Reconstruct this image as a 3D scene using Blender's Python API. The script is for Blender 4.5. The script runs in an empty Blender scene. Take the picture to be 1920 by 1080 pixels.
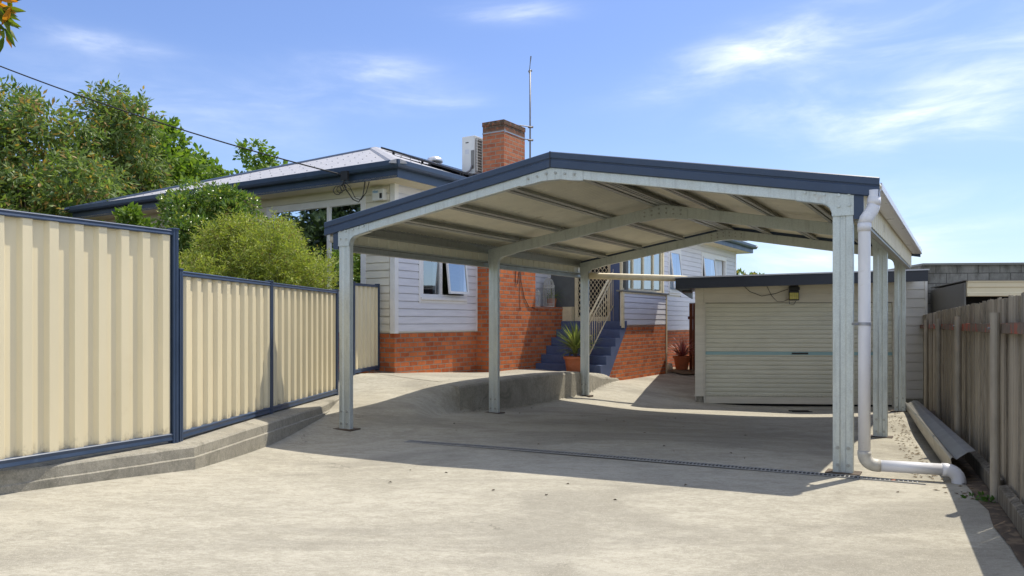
import bpy, bmesh, math, random
import numpy as np
from mathutils import Vector, noise as mnoise
random.seed(7); rng = np.random.default_rng(7)
sc = bpy.context.scene; C = sc.collection

# ---------------------------------------------------------------- camera, sky, sun
cam = bpy.data.objects.new('camera', bpy.data.cameras.new('camera')); C.objects.link(cam)
cam.location = (0, 0, 1.25); cam.rotation_euler = (math.radians(90), 0, 0)
cam.data.sensor_width = 36; cam.data.lens = 27.0
cam.data.shift_y = 62/1920.0
cam.data.clip_start = 0.05; cam.data.clip_end = 3000
sc.camera = cam
SUN_AZ, SUN_EL = math.radians(54.5), math.radians(64)
sun = bpy.data.objects.new('sun', bpy.data.lights.new('sun', 'SUN')); C.objects.link(sun)
sdir = Vector((math.sin(SUN_AZ)*math.cos(SUN_EL), math.cos(SUN_AZ)*math.cos(SUN_EL), math.sin(SUN_EL)))
sun.rotation_euler = sdir.to_track_quat('Z', 'Y').to_euler()
sun.data.energy = 3.9; sun.data.angle = math.radians(0.5); sun.data.color = (1.0, 0.93, 0.80)
sc.view_settings.view_transform = 'Standard'; sc.view_settings.look = 'None'
sc.view_settings.exposure = 0.46; sc.view_settings.gamma = 1.0
sc.cycles.max_bounces = 8

class NT:                                   # tiny node-graph helper
    def __init__(s, tree): s.t = tree; s.n = tree.nodes; s.l = tree.links
    def node(s, typ, **kw):
        nd = s.n.new(typ)
        for k, v in kw.items(): setattr(nd, k, v)
        return nd
    def put(s, sock, v):
        if isinstance(v, bpy.types.NodeSocket): s.l.new(v, sock)
        elif v is not None:
            if hasattr(sock.default_value, '__len__') and not hasattr(v, '__len__'): v = (v,)*len(sock.default_value)
            if sock.type == 'RGBA' and len(v) == 3: v = (*v, 1)
            sock.default_value = v
    def math(s, op, a, b=None, c=None, clamp=False):
        m = s.node('ShaderNodeMath', operation=op, use_clamp=clamp)
        s.put(m.inputs[0], a); s.put(m.inputs[1], b) if b is not None else None
        if c is not None: s.put(m.inputs[2], c)
        return m.outputs[0]
    def vmath(s, op, a, b=None, out=0):
        m = s.node('ShaderNodeVectorMath', operation=op)
        s.put(m.inputs[0], a)
        if b is not None: s.put(m.inputs[1], b)
        return m.outputs[out]
    def noise(s, vec, scale, detail=4, rough=.55, dist=0, fac=True):
        m = s.node('ShaderNodeTexNoise'); s.put(m.inputs['Vector'], vec)
        m.inputs['Scale'].default_value = scale; m.inputs['Detail'].default_value = detail
        m.inputs['Roughness'].default_value = rough; m.inputs['Distortion'].default_value = dist
        return m.outputs[0 if fac else 1]
    def ramp(s, v, lo, hi, a=0.0, b=1.0):
        m = s.node('ShaderNodeMapRange', clamp=True, interpolation_type='SMOOTHSTEP'); s.put(m.inputs[0], v)
        for i, x in enumerate((lo, hi, a, b)): s.put(m.inputs[i+1], x)
        return m.outputs[0]
    def mix(s, f, a, b, mode='MIX'):
        m = s.node('ShaderNodeMix', data_type='RGBA', blend_type=mode)
        s.put(m.inputs[0], f); s.put(m.inputs[6], a); s.put(m.inputs[7], b)
        return m.outputs[2]
    def scale(s, vec, xyz, rot=(0, 0, 0)):
        m = s.node('ShaderNodeMapping'); s.put(m.inputs[0], vec)
        m.inputs['Scale'].default_value = xyz; m.inputs['Rotation'].default_value = rot
        return m.outputs[0]

w = bpy.data.worlds.new('World'); sc.world = w; w.use_nodes = True
g = NT(w.node_tree); g.n.clear()
sky = g.node('ShaderNodeTexSky', sky_type='NISHITA'); sky.sun_disc = False
sky.sun_elevation = SUN_EL; sky.sun_rotation = SUN_AZ
sky.air_density = 1.0; sky.dust_density = 0.6; sky.ozone_density = 2.2; sky.altitude = 50
tc = g.node('ShaderNodeTexCoord'); sep = g.node('ShaderNodeSeparateXYZ'); g.put(sep.inputs[0], tc.outputs['Generated'])
X, Y, Z = sep.outputs
az = g.math('ARCTAN2', X, Y); el = g.math('ARCSINE', Z)
comb = g.node('ShaderNodeCombineXYZ'); g.put(comb.inputs[0], az); g.put(comb.inputs[1], el)
ae = comb.outputs[0]
nA = g.noise(g.scale(ae, (3.0, 11.0, 1), (0, 0, 0.12)), 1.6, 8, .58, .5)
nB = g.noise(g.scale(ae, (5.0, 24.0, 1), (0, 0, -0.22)), 1.7, 8, .62, .8)
wisp = g.math('MULTIPLY', g.ramp(nA, .34, .70), g.ramp(nB, .25, .75, .35, 1))
def blob(px, py, rx, ry, rot=0, amp=1):
    a0 = math.atan2(px-960, 1440); e0 = math.atan2(602-py, math.hypot(1440, px-960))
    sx, sy = rx/1440*math.cos(a0)**2, ry/1440*math.cos(a0)
    dx = g.math('SUBTRACT', az, a0); dy = g.math('SUBTRACT', el, e0); c, s_ = math.cos(rot), math.sin(rot)
    p = g.math('ADD', g.math('MULTIPLY', dx, c/sx), g.math('MULTIPLY', dy, s_/sx))
    q = g.math('ADD', g.math('MULTIPLY', dx, -s_/sy), g.math('MULTIPLY', dy, c/sy))
    r2 = g.math('ADD', g.math('MULTIPLY', p, p), g.math('MULTIPLY', q, q))
    return g.math('MULTIPLY', g.math('EXPONENT', g.math('MULTIPLY', r2, -1.0)), amp)
acc = None
for b in [(950, 22, 85, 16, .0, .9), (690, 132, 110, 22, .0, .8), (800, 192, 90, 17, .0, .55), (190, 82, 120, 20, -.05, .45),
          (1400, 100, 190, 36, .22, .95), (1640, 60, 300, 60, .35, .42), (1860, 140, 240, 80, .2, .75), (1760, 240, 260, 40, -.1, .9), (1500, 205, 120, 24, 0, .4),
          (1620, 440, 260, 70, 0, .62), (1450, 500, 160, 50, 0, .8), (560, 190, 240, 60, .1, .2), (300, 200, 260, 60, -.2, .22)]:
    v = blob(*b); acc = v if acc is None else g.math('ADD', acc, v)
front = g.math('MULTIPLY', acc, g.math('ADD', g.math('MULTIPLY', wisp, .85), .08))
cum = g.noise(g.scale(tc.outputs['Generated'], (1.6, 1.6, 4.5)), 2.3, 7, .55, .2)
back = g.math('MULTIPLY', g.ramp(cum, .44, .56), g.math('MAXIMUM', g.ramp(Y, .25, -.35), g.ramp(el, .55, .85)))  # unseen clouds behind and overhead, spread to whiten the fill light
cl = g.math('ADD', front, g.math('MULTIPLY', back, .9), clamp=True)
hz = g.ramp(el, 0.0, .36, .24, 0.0)
tint = g.mix(1.0, sky.outputs[0], g.mix(g.ramp(el, 0.0, .40), (.70, .80, .98), (.91, .94, 1.15)), 'MULTIPLY')
base = g.mix(hz, tint, (5.7, 6.9, 8.9))
col = g.mix(cl, base, (8.2, 8.6, 9.2))
bg = g.node('ShaderNodeBackground'); g.put(bg.inputs[0], col); bg.inputs[1].default_value = 0.118
wo = g.node('ShaderNodeOutputWorld'); g.l.new(bg.outputs[0], wo.inputs[0])

# ---------------------------------------------------------------- helpers
ORG = {}
def tag(o, label=None, cat=None, group=None, kind=None):
    if label: o['label'] = label
    if cat: o['category'] = cat
    if group: o['group'] = group
    if kind: o['kind'] = kind
    return o
def thing(name, loc, label, cat, group=None):
    o = bpy.data.objects.new(name, None); C.objects.link(o); o.location = loc; o.empty_display_size = .2
    ORG[o.name] = Vector(loc); return tag(o, label, cat, group)

W = lambda x, y, z: (x, y, z)
class MB:
    def __init__(s): s.v = []; s.f = []
    def add(s, vs, fs):
        n = len(s.v); s.v += [tuple(v) for v in vs]; s.f += [tuple(i+n for i in f) for f in fs]; return s
    def box(s, fn, A, B, Z):
        vs = [fn(a, b, z) for z in Z for b in B for a in A]
        return s.add(vs, [(0, 1, 3, 2), (4, 6, 7, 5), (0, 4, 5, 1), (2, 3, 7, 6), (0, 2, 6, 4), (1, 5, 7, 3)])
    def prism(s, bot, top):                  # two matching loops
        n = len(bot)
        return s.add(list(bot)+list(top), [tuple(range(n-1, -1, -1)), tuple(range(n, 2*n))] + [(i, (i+1) % n, n+(i+1) % n, n+i) for i in range(n)])
    def strip(s, loops, closed=False, cap=False):   # consecutive loops of points
        n = len(loops[0]); base = len(s.v)
        for L in loops: s.v += [tuple(p) for p in L]
        m = n if closed else n-1
        for k in range(len(loops)-1):
            for i in range(m):
                j = (i+1) % n; s.f.append((base+k*n+i, base+k*n+j, base+(k+1)*n+j, base+(k+1)*n+i))
        if cap:
            s.f.append(tuple(base+i for i in range(n))[::-1]); s.f.append(tuple(base+(len(loops)-1)*n+i for i in range(n)))
        return s
    def tube(s, pts, r, n=10, cap=True):
        pts = [Vector(p) for p in pts]; loops = []; up = None
        for i, p in enumerate(pts):
            d = (pts[min(i+1, len(pts)-1)]-pts[max(i-1, 0)]).normalized()
            if up is None:
                up = Vector((0, 0, 1)) if abs(d.z) < .9 else Vector((0, 1, 0))
            sx = d.cross(up).normalized(); up = sx.cross(d).normalized()
            rr = r[i] if hasattr(r, '__len__') else r
            loops.append([p+sx*rr*math.cos(t)+up*rr*math.sin(t) for t in [2*math.pi*k/n for k in range(n)]])
        return s.strip(loops, True, cap)
    def lathe(s, c, prof, n=24):
        c = Vector(c); loops = [[c+Vector((r*math.cos(t), r*math.sin(t), z)) for t in [2*math.pi*k/n for k in range(n)]] for r, z in prof]
        return s.strip(loops, True, True)
    def build(s, name, mat, parent=None, smooth=False, bevel=0, fix=True, uv=False, solid=0):
        me = bpy.data.meshes.new(name)
        if parent is not None: o0 = ORG[parent.name]
        else:
            a = np.array(s.v); o0 = Vector(((a[:, 0].min()+a[:, 0].max())/2, (a[:, 1].min()+a[:, 1].max())/2, a[:, 2].min()))
        me.from_pydata([(x-o0.x, y-o0.y, z-o0.z) for x, y, z in s.v], [], s.f)
        if fix:
            bm = bmesh.new(); bm.from_mesh(me); bmesh.ops.recalc_face_normals(bm, faces=bm.faces)
            bm.to_mesh(me); bm.free()
        if uv:
            L = me.uv_layers.new(name='UVMap')
            for p in me.polygons:
                n = p.normal
                if abs(n.z) > .7: t = Vector((1, 0, 0)); q = Vector((0, 1, 0))
                else: t = Vector((-n.y, n.x, 0)).normalized(); q = Vector((0, 0, 1))
                for li in p.loop_indices:
                    co = me.vertices[me.loops[li].vertex_index].co+o0
                    L.data[li].uv = (co.dot(t), co.dot(q))
        if smooth: me.polygons.foreach_set('use_smooth', [True]*len(me.polygons))
        me.materials.append(mat)
        o = bpy.data.objects.new(name, me); C.objects.link(o)
        if parent is not None: o.parent = parent
        else: o.location = o0
        ORG[o.name] = o0
        if solid:
            m = o.modifiers.new('solid', 'SOLIDIFY'); m.thickness = solid; m.offset = 0
        if bevel:
            m = o.modifiers.new('bevel', 'BEVEL'); m.width = bevel; m.segments = 2; m.limit_method = 'ANGLE'
        return o

def mat(name, col, rough=.6, metal=0, var=.12, vs=6, bump=0, bs=40, col2=None, c2=(.5, .7), c2s=2, stretch=(1, 1, 1), spec=.5, coat=0, foot=None):
    m = bpy.data.materials.new(name); m.use_nodes = True; t = NT(m.node_tree); p = t.n['Principled BSDF']
    geo = t.node('ShaderNodeNewGeometry').outputs['Position']; v = t.scale(geo, stretch)
    n = t.noise(v, vs, 6, .6); f = t.ramp(n, .25, .75, 1-var, 1+var)
    c = t.mix(1.0, (*col, 1), f, 'MULTIPLY')
    cc = t.node('ShaderNodeCombineColor')
    for i in range(3): t.put(cc.inputs[i], f)
    c = t.mix(1.0, col, cc.outputs[0], 'MULTIPLY')
    if col2 is not None: c = t.mix(t.ramp(t.noise(v, c2s, 8, .65, .3), c2[0], c2[1]), c, col2)
    if foot:      # splashed dirt and dust near the foot, streaky upper edge
        sx = t.node('ShaderNodeSeparateXYZ'); t.put(sx.inputs[0], geo)
        k = t.math('MULTIPLY', t.ramp(t.math('ADD', sx.outputs[2], t.math('MULTIPLY', t.noise(t.scale(geo, (9, 9, 1.5)), 3, 6, .7), -.30)), foot[0], foot[1], 1, 0), t.ramp(t.noise(geo, 16, 7, .8), .38, .62))
        c = t.mix(t.math('MULTIPLY', k, .7), c, foot[2])
        c = t.mix(t.ramp(t.noise(t.scale(geo, (22, 22, .7)), 2, 5, .7), .60, .78, 0, .22), c, tuple(x*.6 for x in col))
    t.put(p.inputs['Base Color'], c); p.inputs['Metallic'].default_value = metal
    t.put(p.inputs['Roughness'], t.ramp(n, .3, .7, max(rough-.06, 0), min(rough+.06, 1)))
    p.inputs['Specular IOR Level'].default_value = spec
    if coat: p.inputs['Coat Weight'].default_value = coat
    if bump:
        b = t.node('ShaderNodeBump'); b.inputs['Strength'].default_value = bump; b.inputs['Distance'].default_value = .01
        t.put(b.inputs['Height'], t.noise(v, bs, 6, .65)); t.l.new(b.outputs[0], p.inputs['Normal'])
    m['t'] = 1
    return m

def concrete_mat(name, light=(.425, .40, .33), dark=(.295, .275, .222), amt=1.0, moss=.0):
    m = bpy.data.materials.new(name); m.use_nodes = True; t = NT(m.node_tree); p = t.n['Principled BSDF']
    v = t.node('ShaderNodeNewGeometry').outputs['Position']
    vb = t.scale(v, (1.0, 1.9, 1), (0, 0, .5))
    big = t.noise(vb, .55, 6, .6, .6); mid = t.noise(vb, 5.0, 8, .75, .5); fine = t.noise(vb, 22, 8, .8); grit = t.noise(v, 170, 3, .7)
    f = t.math('ADD', t.math('MULTIPLY', big, .25), t.math('ADD', t.math('MULTIPLY', mid, .35), t.math('MULTIPLY', fine, .45)))
    c = t.mix(t.ramp(f, .44, .60), dark, light)
    c = t.mix(t.ramp(t.noise(vb, .42, 7, .62, .9), .46, .62, 0, .55*amt), c, (.215, .20, .165))
    c = t.mix(t.ramp(t.noise(v, 1.1, 7, .7, 1.2), .54, .70, 0, .5*amt), c, (.24, .22, .175))       # worn, stained patches
    c = t.mix(t.ramp(t.noise(t.scale(v, (1, 2.2, 1), (0, 0, .5)), 34, 6, .8), .54, .72, 0, .62), c, (.18, .165, .135))            # dark specks
    c = t.mix(t.ramp(grit, .52, .70, 0, .5), c, (.64, .61, .53))
    vo = t.node('ShaderNodeTexVoronoi', feature='DISTANCE_TO_EDGE'); t.put(vo.inputs['Vector'], t.vmath('ADD', v, t.vmath('MULTIPLY', t.noise(v, 1.5, 6, .7, 0, False), (.9, .9, .9)))); vo.inputs['Scale'].default_value = .16
    crack = t.math('MULTIPLY', t.ramp(vo.outputs[0], .0, .0022, 1, 0), t.ramp(t.noise(v, .8, 3), .48, .58))
    c = t.mix(t.math('MULTIPLY', crack, .6), c, (.12, .11, .09))
    if moss: c = t.mix(t.ramp(t.noise(v, 2.6, 8, .75, .5), .50, .68, 0, moss), c, (.10, .098, .075))
    t.put(p.inputs['Base Color'], c); p.inputs['Roughness'].default_value = .9; p.inputs['Specular IOR Level'].default_value = .25
    b = t.node('ShaderNodeBump'); b.inputs['Strength'].default_value = .55; b.inputs['Distance'].default_value = .012
    t.put(b.inputs['Height'], t.math('ADD', t.math('MULTIPLY', fine, .9), t.math('MULTIPLY', grit, .35))); t.l.new(b.outputs[0], p.inputs['Normal'])
    return m

def brick_mat(name, c1=(.55, .155, .050), c2=(.28, .058, .022), mortar=(.36, .30, .235), weather=0.0, block=False):
    m = bpy.data.materials.new(name); m.use_nodes = True; t = NT(m.node_tree); p = t.n['Principled BSDF']
    uvn = t.node('ShaderNodeUVMap'); uv = uvn.outputs[0]; v = t.node('ShaderNodeNewGeometry').outputs['Position']
    wob = t.vmath('MULTIPLY', t.vmath('SUBTRACT', t.noise(v, 9, 3, .5, 0, False), (.5, .5, .5)), (.012, .012, 0))
    br = t.node('ShaderNodeTexBrick', offset=.5, squash=1.0)
    t.put(br.inputs['Vector'], t.vmath('ADD', uv, wob)); br.inputs['Scale'].default_value = 1
    bw, rh, ms = (.40, .20, .007) if block else (.24, .086, .0095)
    br.inputs['Brick Width'].default_value = bw; br.inputs['Row Height'].default_value = rh; br.inputs['Mortar Size'].default_value = ms
    br.inputs['Mortar Smooth'].default_value = .25; br.inputs['Bias'].default_value = -.1
    br.inputs['Color1'].default_value = (0, 0, 0, 1); br.inputs['Color2'].default_value = (1, 1, 1, 1); br.inputs['Mortar'].default_value = (.5, .5, .5, 1)
    c = t.mix(br.outputs[0], c1, c2)
    c = t.mix(t.ramp(t.noise(v, 7, 6, .7), .35, .75, 0, .45), c, tuple(x*1.45 for x in c1))
    c = t.mix(t.ramp(t.noise(v, 55, 5, .8), .5, .78, 0, .5), c, tuple(x*.5 for x in c2))
    c = t.mix(t.ramp(t.noise(v, 1.3, 6, .7), .5, .75, 0, .35), c, tuple(x*.6 for x in c1))
    c = t.mix(br.outputs['Fac'], c, t.mix(t.noise(v, 14, 4), tuple(x*.55 for x in mortar), mortar))
    if weather:
        s2 = t.node('ShaderNodeSeparateXYZ'); t.put(s2.inputs[0], v)
        k = t.math('MULTIPLY', t.ramp(s2.outputs[2], 5.12, 5.34), t.ramp(t.noise(v, 13, 7, .8), .34, .50)) if weather == 1 else t.ramp(t.noise(t.scale(v, (1, 1, .35)), 3, 8, .7), .42, .62, 0, .75)
        c = t.mix(t.math('MULTIPLY', k, .85), c, (.055, .05, .038))
    t.put(p.inputs['Base Color'], c); p.inputs['Roughness'].default_value = .88; p.inputs['Specular IOR Level'].default_value = .25
    b = t.node('ShaderNodeBump'); b.inputs['Strength'].default_value = .8; b.inputs['Distance'].default_value = .012
    t.put(b.inputs['Height'], t.math('ADD', t.math('MULTIPLY', br.outputs['Fac'], -.9), t.math('MULTIPLY', t.noise(v, 45, 6, .7), .5))); t.l.new(b.outputs[0], p.inputs['Normal'])
    return m

def leaf_mat(name, a, b, c=None, cf=.12, trans=.35, rough=.5):
    m = bpy.data.materials.new(name); m.use_nodes = True; t = NT(m.node_tree); p = t.n['Principled BSDF']
    gi = t.node('ShaderNodeNewGeometry'); r = gi.outputs['Random Per Island']
    col = t.mix(r, a, b)
    col = t.mix(t.ramp(t.noise(gi.outputs['Position'], 1.4, 5, .6), .4, .65, 0, .55), col, tuple((x*.6+y*.4)*.72 for x, y in zip(a, b)))
    if c is not None: col = t.mix(t.math('MULTIPLY', t.math('GREATER_THAN', t.math('FRACT', t.math('MULTIPLY', r, 57.31)), 1-cf), .85), col, c)
    t.put(p.inputs['Base Color'], col); p.inputs['Roughness'].default_value = rough; p.inputs['Specular IOR Level'].default_value = .4
    tr = t.node('ShaderNodeBsdfTranslucent'); t.put(tr.inputs[0], t.mix(1.0, col, (1.2, 1.3, .6), 'MULTIPLY'))
    mx = t.node('ShaderNodeMixShader'); mx.inputs[0].default_value = trans
    out = t.n['Material Output']; t.l.new(p.outputs[0], mx.inputs[1]); t.l.new(tr.outputs[0], mx.inputs[2]); t.l.new(mx.outputs[0], out.inputs[0])
    return m

def galv_mat(name, base=(.56, .60, .575), metal=.45, rough=.42):
    m = bpy.data.materials.new(name); m.use_nodes = True; t = NT(m.node_tree); p = t.n['Principled BSDF']
    v = t.node('ShaderNodeNewGeometry').outputs['Position']
    vo = t.node('ShaderNodeTexVoronoi'); t.put(vo.inputs['Vector'], v); vo.inputs['Scale'].default_value = 150
    sp = t.node('ShaderNodeSeparateColor'); t.put(sp.inputs[0], vo.outputs['Color'])
    c = t.mix(t.ramp(sp.outputs[0], 0, 1, 0, 1), tuple(x*.93 for x in base), tuple(x*1.06 for x in base))
    c = t.mix(t.ramp(t.noise(t.scale(v, (6, 6, .8)), 4, 7, .7), .48, .72, 0, .5), c, tuple(x*.62 for x in base))
    c = t.mix(t.ramp(t.noise(v, 3.5, 8, .8, .4), .60, .74, 0, .45), c, (.42, .36, .27))
    t.put(p.inputs['Base Color'], c); p.inputs['Metallic'].default_value = metal
    t.put(p.inputs['Roughness'], t.ramp(t.noise(v, 12, 6), .3, .7, rough-.08, rough+.12))
    return m

def glass_mat(name, col=(.012, .015, .017), rough=.02):
    m = bpy.data.materials.new(name); m.use_nodes = True; t = NT(m.node_tree); p = t.n['Principled BSDF']
    gl = t.node('ShaderNodeBsdfGlossy'); gl.inputs['Roughness'].default_value = rough; gl.inputs[0].default_value = (.9, .95, 1, 1)
    tp = t.node('ShaderNodeBsdfTransparent'); tp.inputs[0].default_value = (.62, .68, .68, 1)
    fr = t.node('ShaderNodeFresnel'); fr.inputs[0].default_value = 1.55
    b = t.node('ShaderNodeBump'); b.inputs['Strength'].default_value = .06; b.inputs['Distance'].default_value = .02
    t.put(b.inputs['Height'], t.noise(t.node('ShaderNodeNewGeometry').outputs['Position'], 1.6, 2)); t.l.new(b.outputs[0], gl.inputs['Normal'])
    mx = t.node('ShaderNodeMixShader'); t.put(mx.inputs[0], t.math('ADD', t.math('MULTIPLY', fr.outputs[0], 1.5), .26, clamp=True))
    t.l.new(tp.outputs[0], mx.inputs[1]); t.l.new(gl.outputs[0], mx.inputs[2]); t.l.new(mx.outputs[0], t.n['Material Output'].inputs[0])
    return m

def boards_mat(name, col):   # painted boards with faint streaks and grime
    return mat(name, col, .55, 0, .07, 3, .12, 30, tuple(x*.78 for x in col), (.56, .80), 2.2, (.5, .5, 5))

def wood_mat(name, a=(.33, .295, .235), b=(.15, .13, .10)):
    m = bpy.data.materials.new(name); m.use_nodes = True; t = NT(m.node_tree); p = t.n['Principled BSDF']
    gi = t.node('ShaderNodeNewGeometry'); v = gi.outputs['Position']; r = gi.outputs['Random Per Island']
    vs = t.vmath('ADD', t.scale(v, (14, 14, .9)), t.vmath('MULTIPLY', t.mix(1, r, r), (37, 21, 11)))
    n = t.noise(vs, 2.2, 8, .72, .3)
    c = t.mix(t.ramp(n, .35, .66), b, a)
    c = t.mix(t.ramp(r, 0, 1, 0, .45), c, tuple(x*1.5 for x in a))
    c = t.mix(t.ramp(t.noise(v, 2.0, 6, .7), .5, .75, 0, .5), c, (.05, .045, .038))
    t.put(p.inputs['Base Color'], c); p.inputs['Roughness'].default_value = .92; p.inputs['Specular IOR Level'].default_value = .2
    bp = t.node('ShaderNodeBump'); bp.inputs['Strength'].default_value = .8; bp.inputs['Distance'].default_value = .008
    t.put(bp.inputs['Height'], n); t.l.new(bp.outputs[0], p.inputs['Normal'])
    return m

M = dict(
    concrete=concrete_mat('concrete'),
    wallcon=concrete_mat('wall_concrete', (.35, .325, .265), (.24, .225, .185), 1.0, .5),
    brick=brick_mat('red_brick'), stackbrick=brick_mat('chimney_brick', (.42, .15, .075), (.26, .075, .04), weather=1),
    block=brick_mat('grey_block', (.26, .25, .22), (.20, .195, .17), (.12, .115, .10), 2, True),
    cream=mat('cream_steel', (.74, .65, .44), .45, 0, .04, 2, 0, 40, (.58, .47, .28), (.62, .85), 3, (1, 1, .4), foot=(.12, .22, (.24, .19, .11))),
    navy=mat('navy_steel', (.034, .058, .108), .42, 0, .12, 5, 0, 40, (.07, .10, .15), (.58, .8), 6, (1, 1, 1)),
    darknavy=mat('shaded_navy_steel', (.022, .026, .036), .5, 0, .12, 5),  # navy darkened; the garage fascia's shade is put into this colour
    stairblue=mat('blue_paint', (.075, .105, .20), .6, 0, .12, 6, .2, 40, (.11, .14, .24), (.55, .8), 5),
    galv=galv_mat('galvanised_steel'), galvd=galv_mat('galvanised_steel_purlin', (.40, .41, .38), .45, .45),
    sheet=mat('cream_roof_sheet', (.80, .765, .61), .5, 0, .08, 2.5, 0, 40, (.45, .40, .28), (.55, .8), 2.5),
    sheettop=mat('grey_roof_sheet', (.50, .51, .53), .5, 0, .06, 3),
    roof=mat('light_grey_roof_tiles', (.36, .36, .385), .6, 0, .10, 7, .2, 60, (.42, .41, .40), (.55, .75), 5),
    boards=boards_mat('white_boards', (.66, .66, .70)), bouncecream=boards_mat('bounce_cream_boards', (.68, .645, .55)),  # cream tint paints the warm bounce on the white house's shaded side wall
    soffit=mat('cream_soffit', (.66, .60, .46), .6, 0, .05, 4),
    trim=mat('white_trim', (.74, .73, .72), .4, 0, .05, 4), creamtrim=mat('cream_trim', (.66, .56, .36), .5, 0, .10, 8),
    pvc=mat('white_pvc', (.74, .74, .76), .32, 0, .05, 3, 0, 40, (.52, .49, .42), (.60, .78), 7), greyclamp=mat('grey_clamp', (.35, .36, .38), .4, .6),
    pvcold=mat('grimy_pvc', (.52, .50, .44), .5, 0, .15, 20),
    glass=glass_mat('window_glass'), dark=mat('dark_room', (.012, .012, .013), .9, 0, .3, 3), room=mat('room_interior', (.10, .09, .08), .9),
    curtain=mat('pale_curtain', (.74, .80, .88), .9, 0, .1, 8, 0, 40, (.42, .50, .62), (.4, .7), 5, (6, 6, .3)),
    black=mat('black_plastic', (.015, .015, .017), .45), led=mat('yellow_led_panel', (.62, .55, .10), .3),
    solar=mat('solar_glass', (.012, .014, .022), .15, 0, .2, 3), alu=mat('aluminium', (.62, .63, .65), .4, .8),
    acwhite=mat('white_enamel', (.70, .71, .70), .4, 0, .04, 3), acgrey=mat('grey_fins', (.20, .20, .19), .6),
    terracotta=mat('terracotta', (.40, .125, .05), .8, 0, .15, 8, .2, 60, (.48, .25, .15), (.55, .75), 6), soil=mat('soil', (.075, .055, .038), .95, 0, .4, 12, .8, 30, (.17, .125, .08), (.5, .62), 9),
    straw=mat('dry_leaf_litter', (.20, .145, .085), .95, 0, .4, 30, .9, 45, (.13, .10, .07), (.48, .6), 14),
    door=mat('roller_door_paint', (.64, .625, .51), .5, 0, .05, 3, 0, 40, (.40, .37, .28), (.55, .8), 2, (.5, 1, 1), foot=(-.48, -.36, (.30, .26, .19))),
    stripe=mat('pale_blue_stripe', (.28, .45, .46), .5, 0, .05, 3), garagecream=boards_mat('beige_paint', (.62, .585, .49)),
    garageboards=boards_mat('grey_white_boards', (.64, .62, .57)),
    wood=wood_mat('weathered_paling'), sleeper=wood_mat('old_sleeper', (.21, .19, .155), (.055, .048, .038)),
    redrail=mat('peeling_red_rail', (.13, .10, .075), .9, 0, .3, 14, .5, 50, (.32, .065, .03), (.50, .60), 5), redfence=wood_mat('red_brown_board', (.16, .055, .03), (.09, .03, .018)),
    pipepost=mat('grey_pipe', (.30, .27, .22), .55, .2, .15, 12, .2, 40, (.42, .30, .22), (.6, .75), 6, (1, 1, .5)),
    flash=mat('grey_flashing', (.19, .185, .165), .38, .1, .1, 4), grate=mat('drain_grate', (.30, .30, .29), .5, .2, .15, 20), void=mat('drain_void', (.01, .01, .01), .9),
    cagew=mat('aged_white_wire', (.58, .56, .50), .6, .0, .15, 20), bark=mat('bark', (.13, .10, .075), .9, 0, .3, 9, .8, 20),
    cable=mat('black_cable', (.02, .02, .022), .6), greydark=mat('grey_panel', (.13, .125, .11), .35, 0, .1, 3),
    grass=mat('grass_ground', (.09, .12, .04), .95, 0, .3, 2), rock=mat('pale_stone', (.50, .47, .42), .9, 0, .2, 20, .7, 25),
    orange=mat('orange_leaf', (.50, .12, .02), .7), nbn=mat('blue_mark', (.05, .30, .62), .5), mast=mat('dull_steel', (.20, .20, .21), .5, .5, .2, 9),
    rust=mat('rusty_plate', (.11, .085, .065), .8, .2, .3, 12), gum=leaf_mat('tree_leaf', (.27, .345, .10), (.05, .11, .035), (.40, .25, .08), .12, .42), backlitl=leaf_mat('backlit_tree_leaf', (.045, .075, .02), (.02, .04, .012), None, 0, .2), tree2=leaf_mat('bright_tree_leaf', (.25, .35, .05), (.07, .15, .03), None, 0, .42),
    bushl=leaf_mat('bush_leaf', (.48, .51, .10), (.16, .23, .05), (.20, .14, .06), .10, .40), shrubl=leaf_mat('glossy_leaf', (.22, .32, .07), (.07, .15, .03), (.34, .36, .09), .14, .32, .25),
    branchl=leaf_mat('yellowing_leaf', (.16, .20, .02), (.08, .14, .02), (.62, .24, .02), .42, .45), yucca=leaf_mat('yucca_leaf', (.36, .40, .13), (.14, .20, .06), None, 0, .3),
    pinkl=leaf_mat('pink_leaf', (.55, .17, .20), (.32, .09, .11), (.55, .30, .28), .3, .3), weed=leaf_mat('weed_leaf', (.08, .17, .03), (.05, .11, .02)), twig=mat('twig', (.16, .12, .085), .9),
)

# ---------------------------------------------------------------- frames of reference
P0 = (2.919, 6.128)
def CP(w, l, z): return (P0[0]-.8766*w+.5075*l, P0[1]+.4815*w+.8617*l, z)          # carport: w to the left, l to the back
HC = (-2.08, 13.6)
def HP(a, b, z): return (HC[0]+.533*a+.846*b, HC[1]+.846*a-.533*b, z)             # house: a along the facade, b outwards
G0 = (3.70, 15.52); GD = (.9956, -.094)
def GP(x, y, z): return (G0[0]+GD[0]*x+.27*y, G0[1]+GD[1]*x+.963*y, z)         # garage: x to the right, y to the back

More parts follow.
